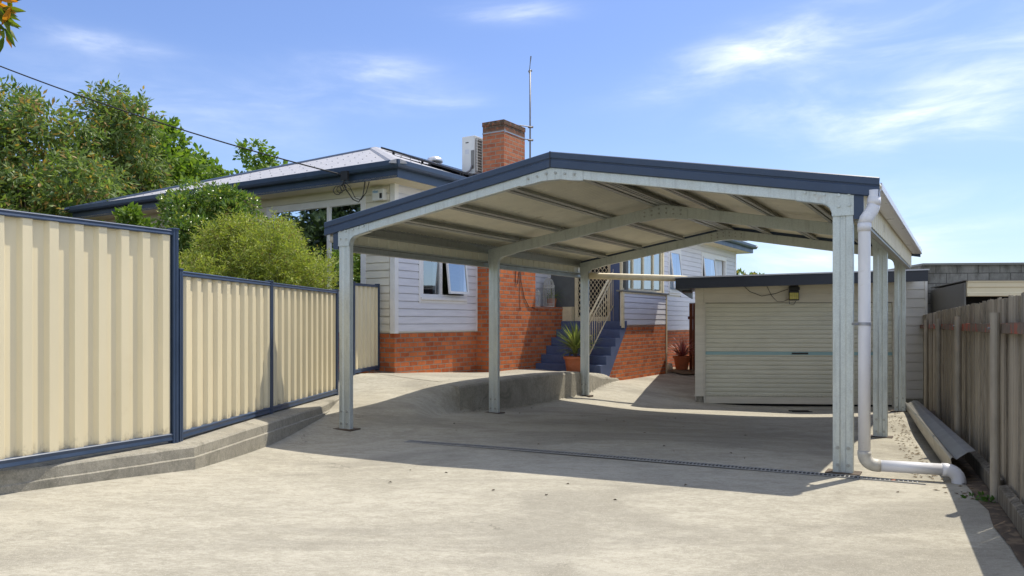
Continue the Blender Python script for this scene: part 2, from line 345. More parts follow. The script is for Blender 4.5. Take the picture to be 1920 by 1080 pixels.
# ---------------------------------------------------------------- ground
def rbf(pts):
    P = np.array(pts, float); n = len(P)
    d = np.linalg.norm(P[:, None, :2]-P[None, :, :2], axis=2)
    K = np.where(d > 0, d*d*np.log(d+1e-9), 0)+np.eye(n)*.03
    A = np.zeros((n+3, n+3)); A[:n, :n] = K; A[:n, n] = 1; A[:n, n+1:] = P[:, :2]; A[n, :n] = 1; A[n+1:, :n] = P[:, :2].T
    c = np.linalg.solve(A, np.concatenate([P[:, 2], np.zeros(3)]))
    def f(x, y):
        r = np.hypot(x[..., None]-P[:, 0], y[..., None]-P[:, 1])
        return (np.where(r > 0, r*r*np.log(r+1e-9), 0) @ c[:n])+c[n]+c[n+1]*x+c[n+2]*y
    return f
lowf = rbf([(-6, 1, .08), (-3.6, 3, .02), (0, 1, 0), (0, 4, 0), (3, 2, 0), (6, 1, 0), (-3.6, 5.2, .05), (-2.67, 6.5, .0), (-2.5, 7.96, -.025), (-2.34, 9.45, .06),
            (-1.91, 8.83, 0), (0, 6.5, 0), (2.72, 6.3, 0), (3.4, 5.9, 0), (0, 8.5, -.01), (-1, 9.3, -.01), (4.36, 9.08, -.125), (6, 11.87, -.15), (-.3, 11.56, -.14),
            (1.37, 14.4, -.15), (.6, 13.3, -.15), (2, 9.5, -.09), (3.9, 15.5, -.40), (7.5, 15.2, -.44), (4.5, 13.8, -.39), (5.6, 13.6, -.41), (3.0, 14.4, -.34), (2.3, 14.0, -.31), (5.0, 12.1, -.23), (3.3, 13.0, -.28), (1.5, 13.2, -.20), (2.4, 17.3, -.06), (3, 18, -.07),
            (3.86, 19.4, -.08), (2.8, 16.2, -.18), (4.6, 20.5, -.10), (8, 13.5, -.39), (5.5, 9, -.13), (6.5, 20, -.3), (9, 17, -.42), (5, 24, -.1)])
highf = rbf([(-2.57, 10.6, .19), (-2.57, 11.2, .21), (-2.5, 12.7, .37), (-2.1, 13.6, .325), (-.9, 11.4, .275), (.1, 12.9, .31), (.6, 13.5, .31), (1.2, 14.3, .29), (-.73, 15.7, .21),
             (.52, 17.1, .19), (1.9, 16.25, .13), (2.25, 17.0, -.03), (3, 18, -.07), (-2, 16, .3), (-4, 12, .3), (1.5, 15.4, .22)])
EA, EB, EC = (-.82, 11.45), (1.12, 14.27), (2.36, 17.2)
EDGE = [(-3.6, 10.75, 1.2), (-2.3, 11.0, 1.9), (-1.6, 11.18, 1.7), (-1.22, 11.30, .70), (EA[0]-.02, EA[1]-.02, .12), (-.65, 11.7, .10), (EB[0], EB[1], .12), (EC[0], EC[1], .12)]
def ground(x, y):
    x = np.asarray(x, float); y = np.asarray(y, float)
    lo = lowf(x, y); hi = highf(x, y)
    best = np.full(x.shape, 1e9); R = np.ones(x.shape); side = np.zeros(x.shape)
    for (x0, y0, r0), (x1, y1, r1) in zip(EDGE[:-1], EDGE[1:]):
        dx, dy = x1-x0, y1-y0; L = dx*dx+dy*dy
        t = np.clip(((x-x0)*dx+(y-y0)*dy)/L, 0, 1); d = np.hypot(x-x0-t*dx, y-y0-t*dy)
        s = np.sign(dx*(y-y0)-dy*(x-x0))
        m = d < best-1e-9; best = np.where(m, d, best); R = np.where(m, r0+(r1-r0)*t, R); side = np.where(m, s, side)
    k = np.clip(1-np.where(side > 0, 0, best)/R, 0, 1); k = k*k*(3-2*k)
    return lo*(1-k)+hi*k
gz = lambda x, y: float(ground(np.array([x]), np.array([y]))[0])

KOUT = [(-5.6, 2.4), (-3.55, 5.32), (-2.67, 6.46), (-2.50, 7.96), (-2.34, 9.45), (-2.36, 10.9)]       # kerb, driveway side
FL = [(-5.1, 2.62), (-2.99, 6.78), (-2.57, 11.2)]                                                    # fence line
def build_ground():
    xs = np.concatenate([np.arange(-6.2, -3, .2), np.arange(-3, 3.6, .075), np.arange(3.6, 11, .2)])
    ys = np.concatenate([np.arange(-3, 8.6, .25), np.arange(8.6, 17.6, .075), np.arange(17.6, 26, .3)])
    GX, GY = np.meshgrid(xs, ys); GZ = ground(GX, GY)
    GZ = GZ + .004*np.sin(GX*2.1+GY*1.3)
    n, m = GX.shape; b = MB(); b.v = list(zip(GX.ravel(), GY.ravel(), GZ.ravel()))
    def leftx(y):
        if y < 6.46: return -5.6+(y-2.4)*(2.93/4.06)-.25
        if y < 9.45: return -2.75
        return -2.62 if y < 12.7 else -2.5+(y-12.7)*.3
    for j in range(n-1):
        for i in range(m-1):
            x, y = GX[j, i], GY[j, i]
            if x < leftx(y)-.12: continue
            if x > 3.35+.45*(y-5.6)+.62: continue
            b.f.append((j*m+i, j*m+i+1, (j+1)*m+i+1, (j+1)*m+i))
    o = b.build('driveway', M['concrete'], smooth=True, fix=False); tag(o, kind='structure')
    # far ground sheet
    b = MB(); b.add([(-900, -300, -.75), (900, -300, -.75), (900, 1500, -.75), (-900, 1500, -.75)], [(0, 1, 2, 3)])
    tag(b.build('ground', M['grass'], fix=False), kind='structure')
    # garden bed behind the left fence, soil strips
    b = MB(); b.add([(-20, 0, .12), (-5.9, 0, .12), (-3.10, 6.75, .12), (-2.72, 11.3, .16), (-2.60, 12.6, .3), (-2.3, 14, .3), (-20, 26, .3), (-30, 10, .2)], [tuple(range(8))])
    tag(b.build('garden_soil', M['soil'], fix=False), kind='structure')
    b = MB(); L0 = []; L1 = []; L2 = []
    for y in np.arange(-1, 15.2, .2):
        xe = 3.35+.45*(y-5.6)+.05*mnoise.noise(Vector((y*2.3, 0, 0))); xf = 3.17+.475*(y-4.76)+.3
        z = gz(xe, y); L0.append((xe, y, z+.006)); L1.append(((xe+xf)/2, y, z+.02+.012*mnoise.noise(Vector((y*5, 3, 0))))); L2.append((xf, y, z+.02))
    b.strip([L0, L1, L2]); o = b.build('soil_strip', M['soil'], smooth=True); tag(o, kind='structure')
build_ground()
b = MB(); L0 = []; L1 = []      # neighbour's yard beyond the paling fence
for y in np.arange(-6, 16.1, .5):
    xf = 3.17+.475*(y-4.76)+.10; z = float(np.interp(y, [2, 5, 8, 11, 15], [.05, .03, -.04, -.11, -.30])); L0.append((xf, y, z)); L1.append((xf+30, y, z-.02))
b.strip([L0, L1]); tag(b.build('neighbour_yard', M['soil'], fix=False), kind='structure')
b = MB()      # dry litter bed by the pink plant
pts = [HP(8.3, 2.35, 0), HP(8.5, 2.0, 0), HP(8.4, 1.3, 0), HP(11.6, 1.22, 0), HP(11.6, 2.1, 0), HP(10.0, 2.6, 0)]
b.add([(x, y, gz(x, y)+.035) for x, y, _ in pts], [tuple(range(6))]); tag(b.build('leaf_litter_bed', M['straw'], fix=False), kind='structure')

b = MB()     # narrow tooled joints in the slab and path
for pl in ([(-2.45, 13.05), (-1.7, 12.45), (-1.05, 11.9)], [(-2.1, 12.8), (-.2, 14.6), (.9, 16.4)]):
    pp = []
    for p, q in zip(pl[:-1], pl[1:]):
        for t in np.linspace(0, 1, 14, endpoint=False): pp.append((p[0]+(q[0]-p[0])*t+.008*random.gauss(0, 1), p[1]+(q[1]-p[1])*t))
    L = [[(x-.006, y-.006, gz(x, y)+.005), (x+.006, y+.006, gz(x, y)+.005)] for x, y in pp]; b.strip(L)
tag(b.build('slab_joint', M['soil'], fix=False), kind='structure')

# kerb under the left fence
kb = thing('concrete_kerb', (-2.9, 7, 0), 'low stained concrete kerb wall carrying the cream steel fence', 'kerb')
b = MB(); inner = [(-5.4, 2.3), (-3.25, 6.80), (-3.00, 7.96), (-2.88, 9.45), (-2.78, 11.35)]
outer = [(-5.6, 2.4), (-3.55, 5.32), (-2.67, 6.46), (-2.50, 7.96), (-2.34, 9.45), (-2.36, 11.25)]
def dens(L, k=8): return [tuple(np.array(p)*(1-t)+np.array(q)*t) for p, q in zip(L[:-1], L[1:]) for t in np.linspace(0, 1, k, endpoint=False)]+[L[-1]]
oo = dens(outer, 10); ii = dens([inner[0], (-4.1, 4.9)]+inner[1:], 10)
prof = []
for (x, y), (xi, yi) in zip(oo, ii):
    d = Vector((xi-x, yi-y, 0)).normalized()
    o1 = lambda off, z: (x+d.x*off, y+d.y*off, z+.004*mnoise.noise(Vector((x*4, y*4, z*9))))
    prof.append([o1(-.012, -.25), o1(-.010, .10), o1(.010, .108), o1(.014, .185), o1(.03, .20), (xi*.96, yi*.97, .236), (xi, yi, .236), (xi, yi, -.2)])
b.strip(prof, True, True); b.build('kerb_body', M['wallcon'], kb)

# retaining wall
rw = thing('retaining_wall', (.2, 13, 0), 'grey concrete retaining wall between lower carport slab and upper path', 'wall')
b = MB(); pts = [(-.85, 11.42, .27, -.14), (-.35, 12.12, .30, -.14), (.62, 13.5, .315, -.14), (1.14, 14.28, .30, -.14), (1.30, 14.65, .27, -.14), (1.80, 15.9, .08, -.12), (2.42, 17.35, -.05, -.1)]
lp = []
for i, (x, y, zt, zb) in enumerate(pts):
    p, q = pts[max(i-1, 0)], pts[min(i+1, len(pts)-1)]; d = Vector((q[0]-p[0], q[1]-p[1], 0)).normalized(); n = Vector((d.y, -d.x, 0))
    sl = .10 if i < 4 else (.10+.09*(i-3))
    lp.append([(x+n.x*(.10+sl*.2), y+n.y*(.10+sl*.2), zb-.3), (x+n.x*(.09), y+n.y*.09, zt-.02), (x+n.x*.07, y+n.y*.07, zt+.012), (x-n.x*.22, y-n.y*.22, zt+.012), (x-n.x*.24, y-n.y*.24, zb-.3)])
b.strip(lp, True, True); b.build('wall_body', M['wallcon'], rw)

# ---------------------------------------------------------------- carport
cp = thing('carport', CP(2.9, 3.3, 0), 'open galvanised steel carport with gabled roof and navy barge boards', 'carport')
SL = .515/2.9; WT = 5.80; LT = 6.66
def ztop(w): return 2.385+SL*min(w, WT-w)
FR = [.05, 3.28, 6.50]; PW = [.26, 5.535]
def bolt(par, c, n, r=.013, h=.012, name='bolt', m='galv'):
    b = MB()
    c = Vector(c); n = Vector(n).normalized(); u = n.orthogonal().normalized(); v = n.cross(u)
    lo = [c+(u*math.cos(t)+v*math.sin(t))*r for t in [k*math.pi/3 for k in range(6)]]
    b.prism([p for p in lo], [p+n*h for p in lo]); return b.build(name, M[m], par)
fn = Vector((-.5075, -.8617, 0)).normalized()       # towards the front
for fi, l in enumerate(FR):
    dpt = .062
    l0, l1 = l-dpt/2, l+dpt/2
    for side, w in enumerate(PW):
        x, y, _ = CP(w, l, 0); zb = gz(x, y)+.004
        h = .0775; w0, w1 = w-h, w+h
        pt = 2.385+SL*(.26)-.20
        b = MB()
        # C channel: web at the front, flanges back, a shallow pressed groove down the web
        prof = [(w0, l0), (w0+.052, l0), (w0+.06, l0+.006), (w1-.06, l0+.006), (w1-.052, l0), (w1, l0), (w1, l1), (w0, l1)]
        b.prism([CP(a, c, zb) for a, c in prof], [CP(a, c, pt+.02) for a, c in prof])
        po = b.build('post', M['galv'], cp, bevel=.003)
        b = MB(); b.box(CP, (w-.13, w+.13), (l-.075, l+.095), (zb-.02, zb+.010)); b.build('base_plate', M['rust'], po)
        for dw in (-.04, .04):
            for dz in (.07, .21): bolt(po, CP(w+dw, l0, zb+dz), fn, .014, .014, 'anchor_bolt', 'galvd')
    # rafters
    for side in (0, 1):
        wa, wb = (PW[0]-.078, 2.9) if side == 0 else (2.9, PW[1]+.078)
        off_t = .155 if fi else .085
        lift = .075
        b = MB(); zt = lambda ww: ztop(ww)-.083; zb_ = lambda ww: ztop(ww)-.232
        la, lb = (l0-.004, l1-.004)
        b.prism([CP(wa, la, zb_(wa)), CP(wb, la, zb_(wb)), CP(wb, la, zt(wb)), CP(wa, la, zt(wa))], [CP(wa, lb, zb_(wa)), CP(wb, lb, zb_(wb)), CP(wb, lb, zt(wb)), CP(wa, lb, zt(wa))])
        b.build('rafter', M['galv'], cp, bevel=.004)
        # knee bracket, plate with a rounded inner corner and a turned edge
        sgn = 1 if side == 0 else -1; wk = PW[side]
        pw_ = lambda a: wk+sgn*a
        zk = lambda a: ztop(pw_(a))-.232
        out = [(-.083, zk(0)-.06), (-.083, ztop(wk)-.10), (.36, ztop(pw_(.36))-.10), (.36, zk(.36)-.006)]
        arc = [(.075+.20*(1-math.cos(t))*1.0, zk(.25)-.015-.16*(1-math.sin(t))) for t in np.linspace(math.pi/2, 0, 1)]
        arc = []
        for t in np.linspace(0, 1, 9):
            th = t*math.pi/2; a_ = .083+.11*(1-math.sin(th)); arc.append((a_, zk(.2)-.014-.10*(1-math.cos(th))))
        out += arc + [(.083, zk(0)-.15), (-.083, zk(0)-.15)]
        out = [out[1], out[2], out[3]]+arc+[(.083, zk(.2)-.125), (-.083, zk(.2)-.125)]
        b = MB(); lk = la-.007
        b.prism([CP(pw_(a), lk, z) for a, z in out], [CP(pw_(a), lk+.006, z) for a, z in out])
        kn = b.build('knee_bracket', M['galv'], cp)
        b = MB(); pth = [(.36, zk(.36)-.006)]+arc+[(.083, zk(.2)-.125)]
        b.strip([[CP(pw_(a), lk, z), CP(pw_(a), lk+.07, z), CP(pw_(a)-sgn*.004, lk+.07, z+.006), CP(pw_(a)-sgn*.004, lk, z+.006)] for a, z in pth], True, True)
        b.build('bracket_flange', M['galv'], kn, smooth=False)
        for a, z in [(-.05, zk(0)+.085), (.03, zk(0)+.08), (-.05, zk(0)-.005), (.03, zk(0)-.01), (.14, zk(.14)+.07), (.215, zk(.215)+.07), (.29, zk(.29)+.07)]:
            bolt(kn, CP(pw_(a), lk, z), fn, .014, .012)
    # apex bracket
    zA = lambda a: ztop(2.9+a)-.232
    out = [(-.34, zA(-.34)-.004), (-.34, zA(-.34)+.13), (0, zA(0)+.13), (.34, zA(.34)+.13), (.34, zA(.34)-.004), (.22, zA(.22)-.012), (.10, zA(0)-.030), (-.10, zA(0)-.030), (-.22, zA(-.22)-.012)]
    b = MB(); lk = l0-.011
    b.prism([CP(2.9+a, lk, z) for a, z in out], [CP(2.9+a, lk+.006, z) for a, z in out]); ap = b.build('apex_bracket', M['galv'], cp)
    b = MB(); pth = out[4:]+[out[0]]
    b.strip([[CP(2.9+a, lk, z), CP(2.9+a, lk+.07, z), CP(2.9+a, lk+.07, z-.005), CP(2.9+a, lk, z-.005)] for a, z in pth], True, True); b.build('bracket_flange', M['galv'], ap)
    for s in (-1, 1):
        for a, dz in [(.05, .05), (.15, .05), (.25, .055), (.05, .11), (.15, .11), (.25, .11)]: bolt(ap, CP(2.9+s*a, lk, zA(a)+dz-.01), fn, .013, .012, 'bolt', 'galvd')
# purlins: top-hat section along l
for w in (.76, 1.49, 2.21, 2.83, 2.97, 3.68, 4.43, 5.12):
    for (la, lb) in ((.09, 3.25), (3.31, 6.47)):
        z = ztop(w)-.022; s = SL if w < 2.9 else -SL
        pr = [(-.062, -.060), (-.062, -.052), (-.024, -.052), (-.022, 0), (.022, 0), (.024, -.052), (.062, -.052), (.062, -.060), (.014, -.060), (.012, -.014), (-.012, -.014), (-.014, -.060)]
        b = MB(); b.prism([CP(w+a, la, z+d+s*a) for a, d in pr], [CP(w+a, lb, z+d+s*a) for a, d in pr]); b.build('purlin', M['galvd'], cp)
# corrugated roof sheets (corrugations run down the slope)
for side in (0, 1):
    wa, wb = (.0, 2.9) if side == 0 else (2.9, WT)
    L0 = []; L1 = []; T0 = []; T1 = []
    nl = int(LT/.0762*8)
    for k in range(nl+1):
        l = .03+(LT-.03)*k/nl; dz = .016*(1-abs(math.sin(math.pi*l/.0762))**.5)-.004
        L0.append(CP(wa, l, ztop(wa)-.017+dz)); L1.append(CP(wb, l, ztop(wb)-.017+dz))
    b = MB(); b.strip([L0, L1]); rs = b.build('roof_sheet', M['sheet'], cp, smooth=True, solid=.0015)
b = MB()       # ridge capping on top
for s in (-1, 1): b.prism([CP(2.9, .04, ztop(2.9)+.006), CP(2.9+s*.19, .04, ztop(2.9+.19)-.006), CP(2.9+s*.19, .04, ztop(2.9+.19)-.002), CP(2.9, .04, ztop(2.9)+.011)],
                          [CP(2.9, LT, ztop(2.9)+.006), CP(2.9+s*.19, LT, ztop(2.9+.19)-.006), CP(2.9+s*.19, LT, ztop(2.9+.19)-.002), CP(2.9, LT, ztop(2.9)+.011)])
b.build('ridge_capping', M['navy'], cp)
# barge boards, front (profiled) and back
for (lf, dr) in ((0.0, -1), (LT, 1)):
    for side in (0, 1):
        wa, wb = (-.012, 2.9) if side == 0 else (2.9, WT+.012)
        pr = [(.03, .012), (-.002, .012), (-.012, .004), (-.012, -.048), (-.004, -.056), (-.002, -.062), (-.010, -.072), (-.012, -.140), (.004, -.148), (.012, -.140), (.012, -.01), (.03, -.01)]
        b = MB(); f_ = lambda ww, o, d: CP(ww, lf-dr*o, ztop(min(max(ww, 0), WT))+d)
        b.prism([f_(wa, o, d) for o, d in pr], [f_(wb, o, d) for o, d in pr]); b.build('barge_board', M['navy'], cp)
b = MB(); b.box(CP, (2.894, 2.906), (-.0145, -.011), (ztop(2.9)-.15, ztop(2.9)+.013)); b.build('barge_joint', M['darknavy'], cp)
# side cladding, girts, gutters, fascia end caps
for side in (0, 1):
    wc, s = (.115, 1) if side == 0 else (WT-.115, -1)
    per = .19; L0 = []; L1 = []
    l = .05
    while l < LT-.02:
        for (dl, dw) in ((0, 0), (.145, 0), (.155, .010), (.18, .010)):
            if l+dl < LT: L0.append(CP(wc-s*dw, l+dl, 2.085)); L1.append(CP(wc-s*dw, l+dl, 2.345))
        l += per
    b = MB(); b.strip([L0, L1]); b.build('side_cladding', M['sheet'], cp, solid=.002)
    for nm, z0, z1 in (('lower_girt', 2.062, 2.155), ('eave_purlin', 2.275, 2.40)):
        wi = wc+s*.008; wo = wc+s*.062
        pr = [(wi, z0), (wo, z0), (wo, z0+.016), (wi+s*.006, z0+.022), (wi+s*.006, z1-.022), (wo, z1-.016), (wo, z1), (wi, z1)]
        b = MB(); b.prism([CP(a, .085, z) for a, z in pr], [CP(a, LT-.05, z) for a, z in pr]); b.build(nm, M['galvd'], cp)
    wo, wi = (-.03, .105) if side == 0 else (WT+.03, WT-.105)
    pr = [(wi, 2.372), (wi, 2.298), (wi+(wo-wi)*.12, 2.288), (wo-(wo-wi)*.1, 2.288), (wo, 2.298), (wo, 2.352), (wo+(wi-wo)*.10, 2.358), (wo+(wi-wo)*.10, 2.350), (wo+(wi-wo)*.05, 2.346), (wo+(wi-wo)*.05, 2.302), (wi+(wo-wi)*.1, 2.296), (wi+(wo-wi)*.04, 2.372)]
    b = MB(); b.prism([CP(a, .02, z) for a, z in pr], [CP(a, LT+.01, z) for a, z in pr]); gu = b.build('gutter', M['pvc'], cp)
    b = MB(); b.box(CP, (min(wo, wi), max(wo, wi)), (LT+.011, LT+.016), (2.284, 2.362)); b.build('gutter_end', M['flash'], gu)
    wa, wb = (.105, .178) if side == 0 else (WT-.178, WT-.105)
    b = MB(); b.box(CP, (wa, wb), (.012, .026), (2.075, 2.27)); b.build('fascia_return', M['navy'], cp)
    if side == 1:
        b = MB(); b.lathe((0, 0, 0), [(.0, 0), (.045, 0), (.045, .10), (0, .10)], 16); c0 = Vector(CP(WT-.04, .09, 2.17))
        b.v = [(x+c0.x, y+c0.y, z+c0.z) for x, y, z in b.v]; b.build('gutter_outlet', M['pvcold'], cp, smooth=True)
# downpipe
dpx = Vector(CP(.105, -.035, 0)); tp = Vector(CP(.03, .02, 0))
zp = .105; r = .046
path = [(tp.x, tp.y, 2.30), (tp.x, tp.y, 2.20), (tp.x-.006, tp.y, 2.16)]
mid = [(dpx.x+.012, dpx.y-.02, 2.06), (dpx.x, dpx.y-.025, 2.02)]
b = MB(); b.tube(path+mid+[(dpx.x, dpx.y-.025, z) for z in (1.9, 1.0, .20)], r, 20)
dp = b.build('downpipe', M['pvc'], cp, smooth=True)
b = MB(); b.tube([(dpx.x, dpx.y-.025, 2.03), (dpx.x, dpx.y-.025, 1.965)], r+.005, 20); b.tube([(tp.x, tp.y, 2.24), (tp.x, tp.y, 2.175)], r+.005, 20)
b.tube([(tp.x-.003, tp.y, 2.18), (tp.x-.012, tp.y-.004, 2.145), (dpx.x+.016, dpx.y-.018, 2.065), (dpx.x, dpx.y-.025, 2.02)], r+.004, 20); b.build('pipe_elbow', M['pvc'], dp, smooth=True)
px, py = dpx.x, dpx.y-.025
e0 = Vector((px, py, 0)); dirh = Vector((.60, -.20, 0)).normalized()
b = MB(); b.tube([(px, py, .215)]+[(px+dirh.x*.085*(1-math.cos(t)), py+dirh.y*.085*(1-math.cos(t)), .19-.085*math.sin(t)) for t in np.linspace(0, math.pi/2, 7)]+[tuple(e0+dirh*.115+Vector((0, 0, .105)))], r+.005, 20)
b.build('pipe_elbow', M['pvcold'], dp, smooth=True)
b = MB(); b.tube([tuple(e0+dirh*.10+Vector((0, 0, .104))), tuple(e0+dirh*.58+Vector((0, 0, .100)))], r, 20); b.build('ground_pipe', M['pvc'], dp, smooth=True)
b = MB(); q0 = e0+dirh*.55
b.tube([tuple(q0+Vector((0, 0, .1)))]+[tuple(q0+dirh*(.03+.085*math.sin(t))+Vector((0, 0, .015+.085*math.cos(t)))) for t in np.linspace(0, math.pi/2, 7)]+[tuple(q0+dirh*.115+Vector((0, 0, -.03)))], r+.005, 20); b.build('pipe_elbow', M['pvc'], dp, smooth=True)
b = MB(); b.tube([(px, py, 1.215), (px, py, 1.24)], r+.004, 20); b.box(W, (px-.075, px-.04), (py-.005, py+.06), (1.218, 1.238)); b.build('pipe_clamp', M['greyclamp'], dp)

# ---------------------------------------------------------------- drain grate in the slab
def along(p, q, t): return Vector(p).lerp(Vector(q), t)
dr = thing('drain_grate', (1, 7, 0), 'long narrow slotted drain grate crossing the slab at the front of the carport', 'drain')
A_, B_ = (-1.10, 8.07), (3.16, 5.865); dv = Vector((B_[0]-A_[0], B_[1]-A_[1], 0)); Ld = dv.length; dv.normalize(); dn = Vector((-dv.y, dv.x, 0))
def DP(t, s, h):
    x = A_[0]+dv.x*t+dn.x*s; y = A_[1]+dv.y*t+dn.y*s; return (x, y, gz(x, y)+h)
b = MB(); fr = MB(); n = 24
for s0, s1, h in ((-.062, .062, .0035),): b.strip([[DP(Ld*k/n, s0, h), DP(Ld*k/n, s1, h)] for k in range(n+1)])
b.build('channel', M['void'], dr, fix=False)
for s0, s1 in ((-.056, -.046), (.046, .056)): fr.strip([[DP(Ld*k/n, s0, .004), DP(Ld*k/n, s0, .012), DP(Ld*k/n, s1, .012), DP(Ld*k/n, s1, .004)] for k in range(n+1)], True, True)
fr.build('frame', M['grate'], dr)
b = MB(); k = 0; N = int(Ld/.032)
for k in range(N):
    t = k*.032; p = DP(t, 0, 0); z = p[2]
    vs = [DP(t+a, s, h) for h in (.006, .0115) for s in (-.041, .041) for a in (0, .009)]
    b.add(vs, [(0, 1, 3, 2), (4, 6, 7, 5), (0, 4, 5, 1), (2, 3, 7, 6), (0, 2, 6, 4), (1, 5, 7, 3)])
b.build('slats', M['grate'], dr, fix=False)
sd = MB(); 
for k in range(9):
    x0 = 5.29+k*.04; z = gz(x0, 14.55)+.012
    sd.box(W, (x0, x0+.02), (14.46, 14.62), (z-.008, z))
z = gz(5.45, 14.54)+.006
sd.box(W, (5.27, 5.65), (14.44, 14.455), (z-.01, z+.008)); sd.box(W, (5.27, 5.65), (14.625, 14.64), (z-.01, z+.008))
tag(sd.build('floor_drain', M['void']), 'small dark floor drain slot before the roller door', 'drain')

# ---------------------------------------------------------------- left steel fences
def steel_fence(name, label, pts, zb, h, posts, parent=None):
    """pts: two ends (x,y); zb: bottoms at both ends"""
    t = thing(name, (pts[0][0], pts[0][1], zb[0]), label, 'fence')
    p, q = Vector((*pts[0], 0)), Vector((*pts[1], 0)); d = (q-p); L = d.length; d.normalize(); n = Vector((d.y, -d.x, 0))
    F = lambda s, o, z: (p.x+d.x*s+n.x*o, p.y+d.y*s+n.y*o, z+zb[0]+(zb[1]-zb[0])*s/L)
    pp = sorted(posts)
    for s0, s1 in zip(pp[:-1], pp[1:]):
        L0 = []; s = s0+.03; k = 0; per = .192
        prof = [(0, 0), (.060, 0), (.082, .034), (.150, .034), (.172, 0)]
        while s < s1-.02:
            for a, o in prof:
                if s+a < s1-.02: L0.append((s+a, o-.017))
            s += per
        b = MB(); b.strip([[F(a, o, z) for a, o in L0] for z in (.05, h-.03)]); b.build('panel', M['cream'], t, solid=.0015)
        for nm, z0, z1 in (('top_rail', h-.045, h), ('bottom_rail', .0, .062)):
            pr = [(-.028, z0), (.028, z0), (.031, z0+.006), (.026, (z0+z1)/2), (.031, z1-.008), (.022, z1), (-.022, z1), (-.031, z1-.008), (-.031, z0+.006)]
            b = MB(); b.prism([F(s0+.02, o, z) for o, z in pr], [F(s1-.02, o, z) for o, z in pr]); b.build(nm, M['navy'], t, bevel=.002)
    for s in pp:
        b = MB(); o, e = .034, .026
        pr = [(s-e, -o), (s+e, -o), (s+e, -.012), (s+e-.008, -.006), (s+e-.008, .006), (s+e, .012), (s+e, o), (s+.006, o), (s, o-.008), (s-.006, o), (s-e, o), (s-e, .012), (s-e+.008, .006), (s-e+.008, -.006), (s-e, -.012)]
        b.prism([F(a, c, -.03) for a, c in pr], [F(a, c, h+.005) for a, c in pr]); po = b.build('post', M['navy'], t)
        b = MB(); b.box(F, (s-e-.006, s+e+.006), (-o-.006, o+.006), (h+.005, h+.018)); b.build('post_cap', M['navy'], po, bevel=.004)
    return t
KS = .965
def ks(p): return (p[0]*KS, p[1]*KS)
kz = lambda z: 1.25-(1.25-z)*KS
FL = [ks(p) for p in FL]
Lt = math.hypot(2.11, 4.16)*KS; Ls = math.hypot(.42, 4.42)*KS
steel_fence('steel_fence', 'tall cream corrugated steel fence with navy rails in the left foreground', [FL[0], FL[1]], (kz(.2), kz(.2)), 1.85*KS, [0, Lt-2.34, Lt])
steel_fence('steel_fence', 'lower cream corrugated steel fence with navy posts in front of the round bush', [(FL[1][0]+.008, FL[1][1]+.07), FL[2]], (kz(.2), kz(.195)), 1.5*KS, [0, 2.0*KS, Ls-.07])
steel_fence('steel_fence', 'short cream steel fence panel meeting the brick corner of the house', [(-2.62, 12.62), (-2.40, 13.70)], (.385, .40), 1.495, [0, 1.10])

# ---------------------------------------------------------------- house
hs = thing('house', HP(0, 0, .3), 'single storey white weatherboard house on red brick base with navy gutters', 'house')
ZS = 3.72; ZB = 1.04
def boards(fn_pt, a0, a1, z0, z1, holes, name, m, pitch=.137, parent=hs, skew=.020):
    """lapped boards: fn_pt(a, out, z); holes = (a0,a1,z0,z1)"""
    b = MB(); z = z0
    while z < z1-1e-3:
        zt = min(z+pitch, z1); seg = [(a0, a1)]
        for h in holes:
            if h[2] < zt-.02 and h[3] > z+.02:
                ns = []
                for s in seg:
                    if h[0] > s[0]: ns.append((s[0], min(h[0], s[1])))
                    if h[1] < s[1]: ns.append((max(h[1], s[0]), s[1]))
                seg = [s for s in ns if s[1]-s[0] > .02]
        for s in seg:
            pr = [(0, z), (.002, z), (.002, z+.017), (.024, z+.018), (.018, zt), (0, zt)]
            b.prism([fn_pt(s[0], o, zz) for o, zz in pr], [fn_pt(s[1], o, zz) for o, zz in pr])
        z = zt
    return b.build(name, m, parent)
def shell(fn_pt, a0, a1, z0, z1, holes, thick, name, m, uv=False, parent=hs, back=-.0):
    """flat wall with rectangular holes, as cells"""
    xs = sorted({a0, a1, *[h[0] for h in holes], *[h[1] for h in holes]}); zs = sorted({z0, z1, *[h[2] for h in holes], *[h[3] for h in holes]})
    b = MB()
    for i in range(len(xs)-1):
        for j in range(len(zs)-1):
            cx, cz = (xs[i]+xs[i+1])/2, (zs[j]+zs[j+1])/2
            if any(h[0] < cx < h[1] and h[2] < cz < h[3] for h in holes): continue
            b.box(fn_pt, (xs[i], xs[i+1]), (-thick, back), (zs[j], zs[j+1]))
    return b.build(name, m, parent, uv=uv)
FW = lambda a, o, z: HP(a, o, z)                   # facade (right)
LW = lambda a, o, z: HP(-o, -a, z)                 # left wall: a runs to the left/back, outward = -du
